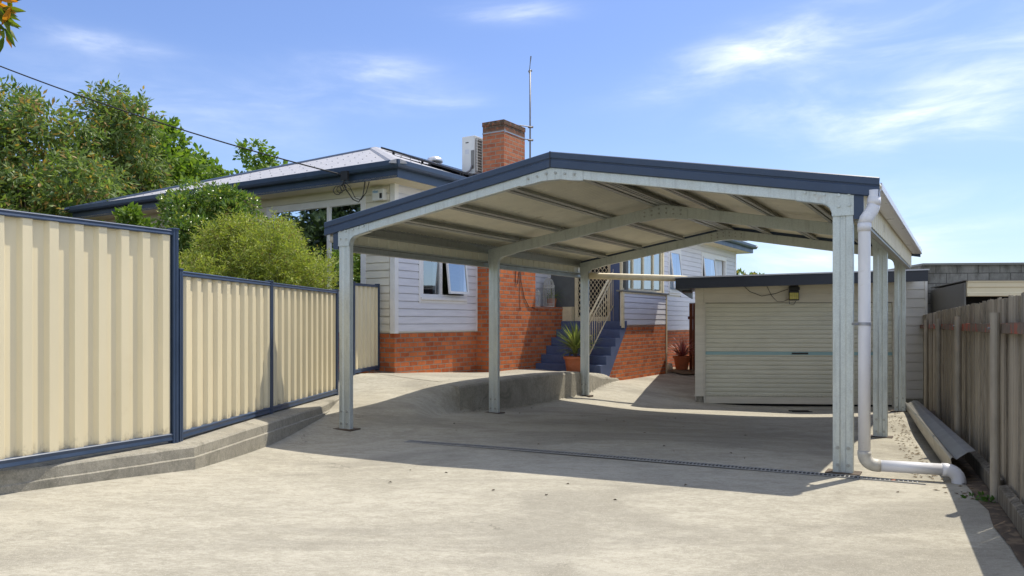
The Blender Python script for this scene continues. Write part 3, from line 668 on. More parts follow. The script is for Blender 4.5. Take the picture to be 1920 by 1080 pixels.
def window(fn_pt, a0, a1, z0, z1, bars=(), name='window', fw=.055, sill=True, curt=None, m='trim', opensash=None, parent=hs, depth=.10):
    b = MB(); p = .032
    b.box(fn_pt, (a0, a1), (-.05, p), (z1-fw, z1)); b.box(fn_pt, (a0, a1), (-.05, p), (z0, z0+fw))
    b.box(fn_pt, (a0, a0+fw), (-.05, p-.001), (z0+fw, z1-fw)); b.box(fn_pt, (a1-fw, a1), (-.05, p-.001), (z0+fw, z1-fw))
    for x in bars: b.box(fn_pt, (x-.028, x+.028), (-.045, p-.006), (z0+fw, z1-fw))
    f = b.build(name, M[m], parent, bevel=.003)
    g0, g1 = a0+fw, a1-fw
    if opensash:
        s0, s1 = opensash; g1 = s0
        b = MB(); tl = .13; H = z1-fw-(z0+fw)
        def SW(a, o, z):   # hinged at the top, leaning out
            k = (z1-fw-z)/H; return fn_pt(a, o+.012+tl*k, z+.012*k)
        b.box(SW, (s0, s0+.045), (0, .03), (z0+fw+.01, z1-fw)); b.box(SW, (s1-.045, s1), (0, .03), (z0+fw+.01, z1-fw))
        b.box(SW, (s0+.045, s1-.045), (0, .03), (z0+fw+.01, z0+fw+.06)); b.box(SW, (s0+.045, s1-.045), (0, .03), (z1-fw-.045, z1-fw))
        sa = b.build('open_sash', M[m], f)
        b = MB(); b.add([SW(s0+.04, .014, z0+fw+.05), SW(s1-.04, .014, z0+fw+.05), SW(s1-.04, .014, z1-fw-.04), SW(s0+.04, .014, z1-fw-.04)], [(0, 1, 2, 3)]); b.build('pane', M['glass'], f, fix=False)
    b = MB(); b.add([fn_pt(g0, -.012, z0+fw), fn_pt(g1, -.012, z0+fw), fn_pt(g1, -.012, z1-fw), fn_pt(g0, -.012, z1-fw)], [(0, 1, 2, 3)]); b.build('pane', M['glass'], f, fix=False)
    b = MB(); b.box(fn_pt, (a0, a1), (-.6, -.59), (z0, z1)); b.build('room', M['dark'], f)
    if curt:
        for c0, c1 in curt:
            n = max(8, int((c1-c0)/.02)); L = [fn_pt(c0+(c1-c0)*k/n, -.10+.018*math.sin(k*.9), 0) for k in range(n+1)]
            b = MB(); b.strip([[(x, y, z0+.03) for x, y, _ in L], [(x, y, z1-.03) for x, y, _ in L]]); b.build('curtain', M['curtain'], f, smooth=True, fix=False)
    if sill:
        b = MB(); b.box(fn_pt, (a0-.03, a1+.03), (-.02, .062), (z0-.055, z0)); b.build('sill', M[m], f, bevel=.004)
        b = MB()
        b.box(fn_pt, (a0-.07, a0-.001), (.0, .030), (z0-.11, z1+.07)); b.box(fn_pt, (a1+.001, a1+.07), (.0, .030), (z0-.11, z1+.07)); b.box(fn_pt, (a0, a1), (.0, .031), (z1, z1+.07)); b.box(fn_pt, (a0, a1), (.0, .031), (z0-.11, z0-.056))
        b.build('architrave', M[m], f)
    return f
# facade part a 0..2.53
winF = (.72, 2.10, 1.70, 3.0)
shell(FW, 0.0, 2.53, ZB, ZS, [winF], .12, 'facade_wall', M['bouncecream'])
boards(FW, .085, 2.50, ZB+.01, ZS, [(winF[0]-.07, winF[1]+.07, winF[2]-.11, winF[3]+.07)], 'weatherboards', M['boards'])
b = MB(); b.box(FW, (.0, 2.53), (-.18, .002), (-.3, ZB-.002)); b.box(FW, (-.0, .24), (.003, .006), (-.1, .0)); b.build('brick_base', M['brick'], hs, uv=True)
window(FW, *winF, bars=(1.33,), opensash=(1.40, 2.05), curt=[(1.22, 1.31)])
# left wall
winL = (.73, 3.25, 1.75, 3.45)
shell(LW, .12, 9.1, ZB, ZS, [winL], .12, 'side_wall', M['bouncecream'])
boards(LW, .10, 9.1, ZB+.01, ZS, [(winL[0]-.07, winL[1]+.07, winL[2]-.11, winL[3]+.07)], 'weatherboards', M['bouncecream'])
b = MB(); b.box(LW, (.0, 9.1), (-.17, .003), (-.3, ZB-.003)); b.build('brick_base', M['brick'], hs, uv=True)
window(LW, *winL, bars=(1.62,))
b = MB(); b.box(HP, (-.030, .075), (.002, .032), (ZB-.01, ZS)); b.box(HP, (-.031, -.003), (-.08, .0015), (ZB-.01, ZS)); b.build('corner_trim', M['trim'], hs, bevel=.004)
b = MB(); b.box(FW, (2.50, 2.545), (.0, .03), (ZB, ZS)); b.build('corner_trim', M['trim'], hs)
# chimney
b = MB(); b.box(HP, (2.53, 4.35), (-.15, .335), (-.2, ZS-.02)); ch = b.build('chimney_breast', M['brick'], hs, uv=True)
b = MB(); b.box(HP, (3.05, 3.90), (-.20, .336), (ZS, 5.36)); 
b.box(HP, (3.04, 3.91), (-.21, .346), (5.361, 5.455)); b.box(HP, (3.13, 3.80), (-.10, .24), (5.456, 5.48)); st = b.build('chimney_stack', M['stackbrick'], hs, uv=True, bevel=.006)
b = MB(); b.box(HP, (3.042, 3.908), (-.208, .344), (5.205, 5.228)); b.box(HP, (3.06, 3.08), (.345, .352), (5.18, 5.26)); b.build('steel_band', M['greyclamp'], st)
# planter wall and porch recess
b = MB(); b.box(HP, (4.352, 5.72), (.05, .338), (-.2, 1.50)); b.box(HP, (4.352, 5.74), (.03, .350), (1.501, 1.575)); b.build('planter_wall', M['brick'], hs, uv=True, bevel=.01)
b = MB(); b.box(HP, (4.36, 5.70), (-.04, .045), (-.2, 1.54)); b.build('planter_soil', M['soil'], hs)
shell(lambda a, o, z: HP(a, -.08+o, z), 4.352, 5.76, 1.0, ZS, [], .1, 'porch_wall', M['boards'])
boards(lambda a, o, z: HP(a, -.08+o, z), 4.36, 5.75, 1.45, ZS, [], 'weatherboards', M['boards'])
PWl = lambda a, o, z: HP(5.76-o, a, z)              # wall facing down the stairs
DZ = 1.25
shell(PWl, -.1, 1.9, .2, ZS, [(.62, 1.50, DZ, 3.30)], .12, 'porch_end_wall', mat('grey_render', (.13, .135, .13), .8))
b = MB(); b.box(HP, (5.60, 5.755), (.34, .58), (.9, 1.585)); b.build('cream_pier', M['creamtrim'], hs)
# navy corner post of porch
b = MB(); b.box(HP, (5.60, 5.755), (1.58, 1.80), (DZ-.05, ZS)); b.build('porch_post', M['stairblue'], hs, bevel=.004)
# screen door
b = MB(); b.box(PWl, (.60, .68), (-.01, .035), (DZ, 3.30)); b.box(PWl, (1.46, 1.54), (-.01, .035), (DZ, 3.30)); b.box(PWl, (.68, 1.46), (-.01, .034), (DZ, DZ+.10)); b.box(PWl, (.68, 1.46), (-.01, .034), (3.22, 3.30))
sdoor = b.build('screen_door', M['creamtrim'], hs, bevel=.003)
b = MB(); gx0, gx1, gz0, gz1 = .68, 1.46, DZ+.10, 3.22; cw, chh = .095, .125
def seg(x0, z0, x1, z1, o):
    d = Vector((x1-x0, z1-z0)).normalized()*.0055; nx, nz = -d.y, d.x
    b.prism([PWl(x0+nx, o, z0+nz), PWl(x0-nx, o, z0-nz), PWl(x1-nx, o, z1-nz), PWl(x1+nx, o, z1+nz)], [PWl(x0+nx, o+.006, z0+nz), PWl(x0-nx, o+.006, z0-nz), PWl(x1-nx, o+.006, z1-nz), PWl(x1+nx, o+.006, z1+nz)])
nz_ = int((gz1-gz0)/chh); nx_ = int((gx1-gx0)/cw); cw = (gx1-gx0)/nx_; chh = (gz1-gz0)/nz_
for i in range(nx_):
    for j in range(nz_):
        x0, z0 = gx0+i*cw, gz0+j*chh; xm, zm = x0+cw/2, z0+chh/2
        seg(x0, zm, xm, z0+chh, .016); seg(xm, z0+chh, x0+cw, zm, .016); seg(x0, zm, xm, z0, .016); seg(xm, z0, x0+cw, zm, .016)
        rr = .014; circ = [(x0+rr*math.cos(t), zm+rr*1.4*math.sin(t)) for t in np.linspace(0, 2*math.pi, 7)]
        for (p, q), (p2, q2) in zip(circ[:-1], circ[1:]): seg(p, q, p2, q2, .018)
b.build('diamond_grille', M['creamtrim'], sdoor, fix=False)
b = MB(); b.box(PWl, (.62, 1.52), (-.10, -.03), (DZ, 3.28)); b.build('inner_door', M['dark'], sdoor)
# steps
b = MB()
zs = [.31, .498, .686, .874, 1.062, 1.25]
for i, z in enumerate(zs): b.box(HP, (4.35+.235*i, 5.76), (.342, 1.93), (-.2 if i == 0 else zs[i-1]+.0005, z))
steps = b.build('front_steps', M['stairblue'], hs, bevel=.006)
b = MB(); tri = [(4.28, -.2), (4.28, .13)]
out = [(4.30, -.05), (4.30, .31)]
for i, z in enumerate(zs):
    a = 4.35+.235*i-.012; out += [(a, z+.003)] if i == 0 else [(a, zs[i-1]+.003), (a, z+.003)]
out += [(5.66, 1.253), (5.66, 1.12), (4.60, -.08)]
b.prism([HP(a, 1.932, z) for a, z in out], [HP(a, 1.962, z) for a, z in out]); b.build('step_side', M['stairblue'], steps)
b = MB(); pr = [(4.40, -.4), (8.16, -.4), (8.16, 1.14), (5.60, 1.14), (4.50, -.1)]
b.prism([HP(a, 1.931, z) for a, z in pr], [HP(a, 1.95, z) for a, z in pr]); b.box(HP, (5.77, 8.155), (1.72, 1.9305), (-.4, 1.139)); b.build('porch_brickwork', M['brick'], hs, uv=True)
# parapet boards
QW = lambda a, o, z: HP(a, 1.93+o, z)
shell(QW, 5.46, 8.16, 1.142, 1.90, [], .05, 'porch_parapet', M['bouncecream'])
boards(QW, 5.52, 8.10, 1.15, 1.90, [], 'weatherboards', M['boards'], .128)
b = MB(); b.box(QW, (5.42, 5.515), (.001, .036), (1.10, 1.91)); b.box(QW, (8.105, 8.165), (.001, .036), (-.1, 1.91)); b.box(QW, (5.515, 8.105), (.001, .034), (1.875, 1.91)); b.build('parapet_trim', M['creamtrim'], hs)
b = MB(); b.box(QW, (5.40, 8.26), (-.12, .06), (1.912, 1.95)); b.build('parapet_capping', M['flash'], hs, bevel=.004)
# sunroom glazing
SR = lambda a, o, z: HP(a, 1.82+o, z)
b = MB(); z0, z1 = 1.951, 3.45
for x in (5.66, 6.27, 6.90, 7.53, 8.08): b.box(SR, (x-.035, x+.035), (-.05, .03), (z0, z1))
b.box(SR, (5.62, 8.12), (-.049, .029), (z0, z0+.055)); b.box(SR, (5.62, 8.12), (-.049, .029), (z1-.055, z1)); b.box(SR, (8.115, 8.20), (-.06, .05), (z0, ZS))
sr = b.build('sunroom_window', M['creamtrim'], hs, bevel=.003)
for x0, x1 in zip((5.66, 6.27, 6.90, 7.53), (6.27, 6.90, 7.53, 8.08)):
    b = MB(); b.add([SR(x0+.034, 0, z0+.05), SR(x1-.034, 0, z0+.05), SR(x1-.034, 0, z1-.05), SR(x0+.034, 0, z1-.05)], [(0, 1, 2, 3)]); b.build('pane', M['glass'], sr, fix=False)
n = 220; L = [SR(5.7+2.4*k/n, -.16+.022*math.sin(k*.75)+.01*math.sin(k*.21), 0) for k in range(n+1)]
b = MB(); b.strip([[(x, y, z0-.02) for x, y, _ in L], [(x, y, z1) for x, y, _ in L]]); b.build('curtain', M['curtain'], sr, smooth=True, fix=False)
b = MB(); b.box(HP, (5.77, 8.16), (.5, .6), (.9, ZS)); b.box(HP, (8.04, 8.15), (-.9, 1.81), (.9, ZS)); b.box(HP, (5.62, 8.2), (1.0, 1.86), (3.46, ZS)); b.build('sunroom_wall', M['bouncecream'], hs)
b = MB(); b.box(HP, (5.2, 8.5), (1.70, 2.46), (3.70, 3.86)); b.build('porch_roof', M['soffit'], hs)
# rear wing
RW_ = lambda a, o, z: HP(a, 1.167+o, z)
wA = (10.36, 11.25, 2.10, 3.30); wB = (13.25, 15.75, 1.95, 3.35)
shell(RW_, 8.17, 16.93, .98, ZS, [wA, wB], .12, 'rear_wall', M['bouncecream'])
boards(RW_, 8.17, 16.86, .985, ZS, [(wA[0]-.07, wA[1]+.07, wA[2]-.11, wA[3]+.07), (wB[0]-.07, wB[1]+.07, wB[2]-.11, wB[3]+.07)], 'weatherboards', M['boards'])
b = MB(); b.box(RW_, (16.86, 16.96), (.001, .034), (.9, ZS)); b.build('corner_trim', M['trim'], hs)
b = MB(); b.box(RW_, (8.17, 16.93), (-.2, .0), (-.5, .978)); b.build('brick_base', M['brick'], hs, uv=True)
window(RW_, *wA, opensash=(10.42, 11.19), curt=[(10.42, 11.2)])
window(RW_, *wB, bars=(14.5,), opensash=(13.32, 14.47), curt=[(14.5, 15.7)])
b = MB(); b.box(HP, (16.80, 16.93), (-9.0, 1.04), (-.5, ZS)); b.box(HP, (.0, 16.8), (-9.1, -9.0), (-.5, ZS)); b.build('back_wall', M['bouncecream'], hs)
# eaves + roofs
def hip(a0, a1, b0, b1, ze, rise, inset, nm='roof', over=None):
    """hipped roof over rectangle; ridge along a"""
    mid = (b0+b1)/2; k = inset
    E = [HP(a0, b1, ze), HP(a1, b1, ze), HP(a1, b0, ze), HP(a0, b0, ze)]; R0 = HP(a0+k, mid, ze+rise); R1 = HP(a1-k, mid, ze+rise)
    b = MB(); b.add(E+[R0, R1], [(0, 1, 5, 4), (1, 2, 5), (2, 3, 4, 5), (3, 0, 4), (0, 3, 2, 1)])
    for (e0, e1, mk) in ((E[0], E[3], 1), (E[0], E[1], 0)):      # rows of fixing screws
        P, Q = Vector(e0), Vector(e1)
        for row in range(1, 6):
            f = row/6.2
            A0 = P.lerp(Vector(R0), f); A1 = Q.lerp(Vector(R0 if mk else R1), f); LL = (A1-A0).length
            for j in range(1, int(LL/.34)):
                c = A0.lerp(A1, j*.34/LL+(.17/LL if row % 2 else 0)); b.box(W, (c.x-.010, c.x+.010), (c.y-.010, c.y+.010), (c.z-.02, c.z+.014))
    r = b.build(nm, M['roof'], hs)
    for P, Q in ((E[0], R0), (E[3], R0), (R0, R1), (E[1], R1), (E[2], R1)):
        bb = MB(); P, Q = Vector(P), Vector(Q); d = (Q-P).normalized(); s_ = d.cross(Vector((0, 0, 1))).normalized()
        pr = [(-.15, -.035), (-.12, .010), (-.03, .040), (.03, .040), (.12, .010), (.15, -.035)]
        bb.prism([P+s_*x+Vector((0, 0, z)) for x, z in pr], [Q+s_*x+Vector((0, 0, z)) for x, z in pr]); bb.build('ridge_cap', M['navy'] if P == Vector(E[3]) else M['roof'], r)
    return r
def eave(a0, a1, b0, b1, ov, zsof=3.68):
    b = MB()
    b.box(HP, (a0, a1), (b1-ov+.0, b1-.02), (zsof, zsof+.03)); b.box(HP, (a0+.0, a0+ov), (b0, b1-ov-.001), (zsof, zsof+.03)); b.box(HP, (a1-ov, a1), (b0, b1-ov-.001), (zsof, zsof+.03)); b.build('soffit', M['soffit'], hs)
    b = MB(); k = 0
    for i in range(int((a1-a0)/.12)): b.box(HP, (a0+.03+i*.12, a0+.042+i*.12), (b1-ov+.04, b1-.04), (zsof-.004, zsof))
    b.build('soffit_battens', M['soffit'], hs)
    for nm, z0, z1, o0, o1 in (('fascia_board', zsof-.01, zsof+.17, -.02, .0), ):
        b = MB(); b.box(HP, (a0, a1), (b1+o0, b1), (z0, z1)); b.box(HP, (a0-.0, a0+.02), (b0, b1-.021), (z0, z1)); b.box(HP, (a1-.02, a1), (b0, b1-.021), (z0, z1)); b.build(nm, M['navy'], hs)
    pr = [(.002, .135), (.085, .135), (.105, .150), (.120, .185), (.122, .262), (.112, .268), (.108, .262), (.106, .19), (.09, .15), (.002, .15)]
    zz = zsof
    loops = []
    for (a, bb, sa, sb) in ((a0, b0, -1, 0), (a0, b1, -1, 1), (a1, b1, 1, 1), (a1, b0, 1, 0)):
        loops.append([HP(a+sa*o, bb+sb*o, zz+z) for o, z in pr])
    b = MB(); b.strip(loops, True, True); b.build('gutter', M['navy'], hs, bevel=.003)
eave(-.5, 17.4, -9.6, .5, .5); hip(-.6, 17.5, -9.7, .6, 3.91, 1.80, 5.1)
eave(5.4, 17.42, -3, 1.67, .5, 3.682); hip(5.3, 17.5, -3.1, 1.76, 3.905, .85, 2.3)

# ---- things fixed on or near the house
bx = thing('junction_box', LW(.25, .03, 3.42), 'small white network box under the eave at the house corner', 'utility box')
b = MB(); b.box(LW, (.16, .42), (.022, .12), (3.40, 3.60)); b.build('case', M['acwhite'], bx, bevel=.008)
b = MB(); b.box(LW, (.19, .245), (.1205, .124), (3.43, 3.52)); b.build('socket', M['black'], bx)
tx = bpy.data.curves.new('box_mark', 'FONT'); tx.body = 'nbn'; tx.size = .085; tx.extrude = .0015; tx.materials.append(M['nbn'])
tmp = bpy.data.objects.new('box_mark_text', tx); C.objects.link(tmp); me = bpy.data.meshes.new_from_object(tmp.evaluated_get(bpy.context.evaluated_depsgraph_get())); bpy.data.objects.remove(tmp)
to = bpy.data.objects.new('box_mark', me); C.objects.link(to); to.parent = bx; me.materials.clear(); me.materials.append(M['nbn'])
p0 = Vector(LW(.405, .1225, 3.53)); to.location = p0-ORG[bx.name]; to.rotation_euler = (math.radians(90), 0, math.atan2(-.533*1.0, .846)); ORG[to.name] = p0
pc = thing('power_cable', HP(-.52, -.63, 3.8), 'black overhead cable sagging across the sky to the navy eave', 'cable')
b = MB(); A1 = Vector(HP(-.62, -.63, 3.80)); Bq = Vector((-16.5, 14.6, 9.25))
pts = [A1.lerp(Bq, t)+Vector((0, 0, -.95*4*t*(1-t)*.5)) for t in np.linspace(0, 1, 40)]
b.tube(pts, .013, 6); b.build('span', M['cable'], pc, smooth=True)
b = MB()
for k, (rr, dz) in enumerate(((.07, -.27), (.06, -.25), (.05, -.22))):
    c = A1+Vector((-.10+.05*k, -.02, dz)); b.tube([c+Vector((rr*math.cos(t), .015*math.sin(3*t), rr*1.05*math.sin(t))) for t in np.linspace(0, 2*math.pi, 18)], .007, 6)
b.tube([A1, A1+Vector((.02, -.01, -.1)), A1+Vector((-.02, -.02, -.2))], .012, 6); b.tube([A1+Vector((0, 0, -.15)), A1+Vector((.05, 0, -.26)), A1+Vector((.16, .03, -.42)), A1+Vector((.26, .02, -.47)), A1+Vector((.34, .0, -.36)), A1+Vector((.38, -.02, -.12))], .010, 6)
b.tube([A1+Vector((0.03, 0, -.13)), A1+Vector((.12, 0, -.22)), A1+Vector((.2, .03, -.40)), A1+Vector((.30, .02, -.43)), A1+Vector((.40, .0, -.30)), A1+Vector((.46, -.02, -.10))], .008, 6)
b.build('drop_loops', M['cable'], pc, smooth=True)
b = MB(); b.box(lambda a, o, z: HP(-.5-o, -a, z), (.50, .66), (.12, .16), (3.70, 3.86)); b.build('anchor_block', M['black'], pc)

# solar panels
def roofz(bb): return 3.91+1.80*(.6-bb)/5.15
first = None
for i in range(5):
    a0 = 2.9+i*1.04
    if i == 0 or True:
        pn = thing('solar_panel', HP(a0+.5, -2.6, roofz(-2.6)), 'x', 'solar panel', 'solar panels along the right roof slope')
        b = MB(); SPn = lambda a, bb, h: HP(a, bb, roofz(bb)+h)
        b.box(SPn, (a0, a0+1.0), (-2.9, -.35), (.075, .105)); b.build('glass_sheet', M['solar'], pn)
        b = MB(); b.box(SPn, (a0-.015, a0), (-2.91, -.34), (.065, .11)); b.box(SPn, (a0+1.0, a0+1.015), (-2.91, -.34), (.065, .11)); b.box(SPn, (a0, a0+1.0), (-.35, -.335), (.065, .11)); b.box(SPn, (a0, a0+1.0), (-2.915, -2.9), (.065, .11)); b.build('frame', M['black'], pn)
        for bb in (-2.6, -1.5, -.7):
            b = MB(); b.box(SPn, (a0+.02, a0+.06), (bb, bb+.04), (.0, .064)); b.build('mounting_foot', M['black'], pn)
        b = MB(); b.box(SPn, (a0-.03, a0+1.03), (-1.52, -1.46), (.03, .064)); b.build('mounting_rail', M['black'], pn)
        pn['label'] = ['black solar panel nearest the hip end of the house roof', 'second black solar panel from the hip end of the roof', 'middle black solar panel of the roof array', 'black solar panel next to last toward the chimney', 'black solar panel farthest along the roof beside the chimney'][i]
b = MB(); c = Vector(HP(4.1, -5.0, 0)); z = roofz(-4.55)
c = Vector(HP(5.0, -3.0, 0)); z = roofz(-3.0); b.lathe((c.x, c.y, z-.22), [(.02, 0), (.13, 0), (.13, .30), (.20, .31), (.21, .36), (.17, .42), (.07, .46), (0.01, .47)], 20)
tag(b.build('roof_vent', M['alu'], smooth=True), 'small round metal roof vent poking up behind the solar panels', 'roof vent')
# air conditioner
C0 = (-.807, 16.6)
def AP(a, bb, z): return (C0[0]+.533*a+.846*bb, C0[1]+.846*a-.533*bb, z)
ac = thing('air_conditioner', AP(.4, -.17, 4.43), 'white outdoor air conditioning unit on the roof left of the chimney', 'air conditioner')
b = MB(); b.box(AP, (0, .82), (-.34, 0), (4.44, 5.27)); b.build('casing', M['acwhite'], ac, bevel=.012)
b = MB(); b.box(AP, (.04, .78), (.001, .012), (4.50, 5.22)); b.build('coil', M['acgrey'], ac)
b = MB()
for k in range(12): b.box(AP, (.03, .80), (.013, .030), (4.52+k*.06, 4.528+k*.06))
for k in range(4): b.box(AP, (.05+k*.2, .06+k*.2), (.012, .034), (4.49, 5.23))
b.build('guard_wires', M['acwhite'], ac)
b = MB(); b.box(AP, (-.004, -.001), (-.24, -.16), (5.12, 5.14)); b.build('badge', M['black'], ac)
b = MB(); b.box(AP, (-.003, -.001), (-.25, -.15), (4.88, 4.98)); b.build('rating_label', M['alu'], ac)
b = MB(); b.box(AP, (-.012, -.001), (-.09, -.01), (4.55, 4.95)); b.build('valve_cover', M['acgrey'], ac)
b = MB(); b.tube([AP(-.02, -.05, 4.62), AP(-.06, -.08, 4.50), AP(-.16, -.16, 4.42), AP(-.22, -.2, 4.32)], .022, 8); b.build('conduit', M['mast'], ac, smooth=True)
b = MB(); b.box(AP, (-.15, .9), (-.36, -.32), (4.28, 4.43)); b.box(AP, (-.15, .9), (-.05, -.01), (4.28, 4.43)); b.build('mounting_rail', M['mast'], ac)
# antenna mast
mx, my = .402, 17.02
an = thing('antenna_mast', (mx, my, 4.5), 'thin grey antenna mast bracketed to the right of the chimney', 'antenna')
b = MB(); b.tube([(mx, my, 4.0), (mx, my, 6.82)], .019, 8); b.build('pole', M['mast'], an, smooth=True)
b = MB(); b.tube([(mx-.02, my, 6.74), (mx+.0, my, 6.95), (mx+.018, my, 7.12)], [.010, .009, .016], 6); b.tube([(mx-.04, my, 6.78), (mx+.04, my, 6.80)], .022, 6); b.build('whip_aerial', M['mast'], an)
b = MB()
for z in (5.53, 5.24):
    q = Vector(HP(3.905, .20, z)); b.tube([q, (mx+.06, my+.0, z+.02)], .014, 6); b.tube([(mx-.05, my, z+.02), (mx+.07, my, z+.02)], .026, 6)
q = Vector(HP(3.915, .15, 5.4)); b.tube([q+Vector((0, 0, -.2)), q+Vector((0, 0, .15))], .012, 6)
b.build('wall_bracket', M['mast'], an)

# stair railing
rl = thing('stair_railing', HP(4.3, 1.65, .3), 'cream painted steel handrail rising beside the blue front steps', 'railing')
RL = lambda a, z: Vector(HP(a, 1.65, z))
sl = .88; zt_ = lambda a: 1.27+sl*(a-4.30); z2_ = lambda a: 1.12+sl*(a-4.30); zl_ = lambda a: .46+sl*(a-4.30)
b = MB(); b.tube([RL(4.05, zt_(4.05)), RL(5.42, zt_(5.42)), RL(5.55, zt_(5.55)-.03)], .024, 8); b.build('handrail', M['creamtrim'], rl, smooth=True)
b = MB(); b.tube([RL(4.08, z2_(4.08)), RL(5.62, z2_(5.62))], .016, 8); b.build('rail', M['creamtrim'], rl, smooth=True); b = MB(); b.tube([RL(4.02, zl_(4.02)), RL(5.66, zl_(5.66))], .014, 8); b.build('rail', M['creamtrim'], rl, smooth=True)
for a in (4.10, 5.62): b = MB(); b.tube([RL(a, .3 if a < 5 else 1.25), RL(a, zt_(a)+(.04 if a < 5 else -.0))], .022, 8); b.build('newel_post', M['creamtrim'], rl, smooth=True)
for k in range(13):
    b = MB(); a = 4.20+k*.11; b.tube([RL(a, zl_(a)), RL(a, z2_(a))], .008, 6)
    if k % 4 == 2:
        for s_ in (-1, 1): b.tube([RL(a+s_*(.045+.035*math.cos(t)), (zl_(a)+z2_(a))/2+.06*math.sin(t)) for t in np.linspace(-2, 3, 12)], .006, 5)
    b.build('baluster', M['creamtrim'], rl, smooth=True)

# cream beam between the rear carport post and the garage roof
b = MB(); A2 = Vector((1.44, 14.35, 2.095)); B2 = Vector((3.44, 15.1, 2.085))
d = (B2-A2).normalized(); loops = []
for t in list(np.linspace(0, .985, 14))+[1.0]:
    c = A2.lerp(B2, t); s_ = d.cross(Vector((0, 0, 1))).normalized(); k = 1 if t < .9 else max(.35, 1-((t-.9)/.1)**2*.65)
    hw, hh = .07*k, .060*k
    loops.append([c+s_*hw*math.copysign(abs(math.cos(u))**.5, math.cos(u))+Vector((0, 0, hh*math.copysign(abs(math.sin(u))**.5, math.sin(u))+(1-k)*.04)) for u in np.linspace(0, 2*math.pi, 16, endpoint=False)])
b.strip(loops, True, True); tag(b.build('beam', M['creamtrim'], smooth=True), 'cream rounded beam spanning from rear carport post to garage roof corner', 'beam')

# pots
def blades(mb, c, n, L, wd, spread, zmin=.1, droop=.5, tip=.2):
    for i in range(n):
        az_ = random.uniform(0, 2*math.pi); e = random.uniform(zmin, 1.45)*spread; l_ = L*random.uniform(.7, 1.08); w_ = wd*random.uniform(.7, 1.2)
        e0 = random.uniform(.15, 1.5); hd = Vector((math.cos(az_), math.sin(az_), 0)); sd_ = Vector((-hd.y, hd.x, 0)); p = Vector(c)+hd*.02; pts = []
        ang = e0
        for k in range(5):
            t = k/4; pts.append((p.copy(), w_*(1-t)**.7*(.55+.45*min(1, t*4)))); p = p+(hd*math.cos(ang)+Vector((0, 0, math.sin(ang))))*l_/4; ang -= droop*random.uniform(.1, .45)
        mb.strip([[q-sd_*ww, q+Vector((0, 0, -ww*.4)), q+sd_*ww] for q, ww in pts])
pt = thing('potted_yucca', (1.34, 16.28, gz(1.34, 16.28)), 'spiky yellow green yucca in terracotta pot at the foot of the blue steps', 'potted plant')
zc = gz(1.34, 16.28)
b = MB(); b.lathe((1.34, 16.28, zc), [(.005, 0), (.175, 0), (.182, .02), (.225, .27), (.25, .275), (.252, .33), (.235, .335), (.225, .28), (.01, .28)], 28); b.build('pot', M['terracotta'], pt, smooth=False, bevel=.004)
b = MB(); b.tube([(1.34, 16.28, zc+.25), (1.35, 16.27, zc+.55)], [.045, .03], 8); b.build('stem', M['bark'], pt)
b = MB(); blades(b, (1.34, 16.28, zc+.50), 150, .62, .020, 1, .2, .35); blades(b, (1.33, 16.28, zc+.38), 60, .45, .018, 1, .1, 1.3); b.build('leaves', M['yucca'], pt, fix=False)
cx, cy = HP(9.25, 1.75, 0)[:2]; cx, cy = 4.62, 20.9; zc = gz(cx, cy)+.03
pt = thing('potted_cordyline', (cx, cy, zc), 'pink spiky cordyline in terracotta pot beside the garage corner', 'potted plant')
b = MB(); b.lathe((cx, cy, zc), [(.005, 0), (.16, 0), (.215, .30), (.235, .30), (.237, .36), (.22, .365), (.21, .31), (.01, .31)], 28); b.build('pot', M['terracotta'], pt, bevel=.004)
b = MB(); blades(b, (cx, cy, zc+.36), 110, .62, .020, 1, .1, .55); b.build('leaves', M['pinkl'], pt, fix=False)
b = MB(); bm = bmesh.new(); bmesh.ops.create_icosphere(bm, subdivisions=3, radius=.10)
rk = Vector((4.24, 20.6, gz(4.24, 20.6)+.09))
for v in bm.verts: v.co = Vector((v.co.x*.8, v.co.y*.8, v.co.z*1.05))*(1+.25*mnoise.noise(v.co*14))
b.add([v.co+rk for v in bm.verts], [[v.index for v in f.verts] for f in bm.faces]); bm.free(); tag(b.build('garden_rock', M['rock']), 'pale lump of stone beside the pink potted plant', 'rock')
# bird cages on the planter
def cage(loc, r, h, label):
    t = thing('bird_cage', loc, label, 'bird cage'); c = Vector(loc); hb = h*.62
    b = MB()
    for k in range(16):
        th = 2*math.pi*k/16; x, y = math.cos(th)*r, math.sin(th)*r
        b.tube([c+Vector((x, y, 0)), c+Vector((x, y, hb))]+[c+Vector((x*math.cos(u), y*math.cos(u), hb+(h-hb)*.85*math.sin(u))) for u in np.linspace(.2, 1.5, 6)], .0055, 4)
    b.build('wires', M['cagew'], t)
    b = MB()
    for z in (0.02, hb*.15, hb, hb+.06): b.tube([c+Vector((r*1.02*math.cos(u), r*1.02*math.sin(u), z)) for u in np.linspace(0, 2*math.pi, 25)], .007, 5)
    for k in range(24):
        if k == 0: b.tube([c+Vector((r*1.03, 0, 0.02)), c+Vector((r*1.03, 0, hb+.06))], .005, 4)
        u = 2*math.pi*k/24; u2 = u+.26; b.tube([c+Vector((r*1.02*math.cos(u), r*1.02*math.sin(u), hb)), c+Vector((r*1.02*math.cos(u2), r*1.02*math.sin(u2), hb+.06))], .004, 4)
    b.build('bands', M['cagew'], t)
    b = MB(); b.lathe(c, [(.005, 0), (r*1.03, 0), (r*1.03, .02), (.005, .02)], 20); b.build('base', M['cagew'], t)
    b = MB(); b.tube([c+Vector((0, 0, h*.92)), c+Vector((0, 0, h*.97))]+[c+Vector((.025*math.sin(u), 0, h+.0-.025*math.cos(u))) for u in np.linspace(0, 6, 8)], .005, 5); b.build('top_ring', M['cagew'], t)
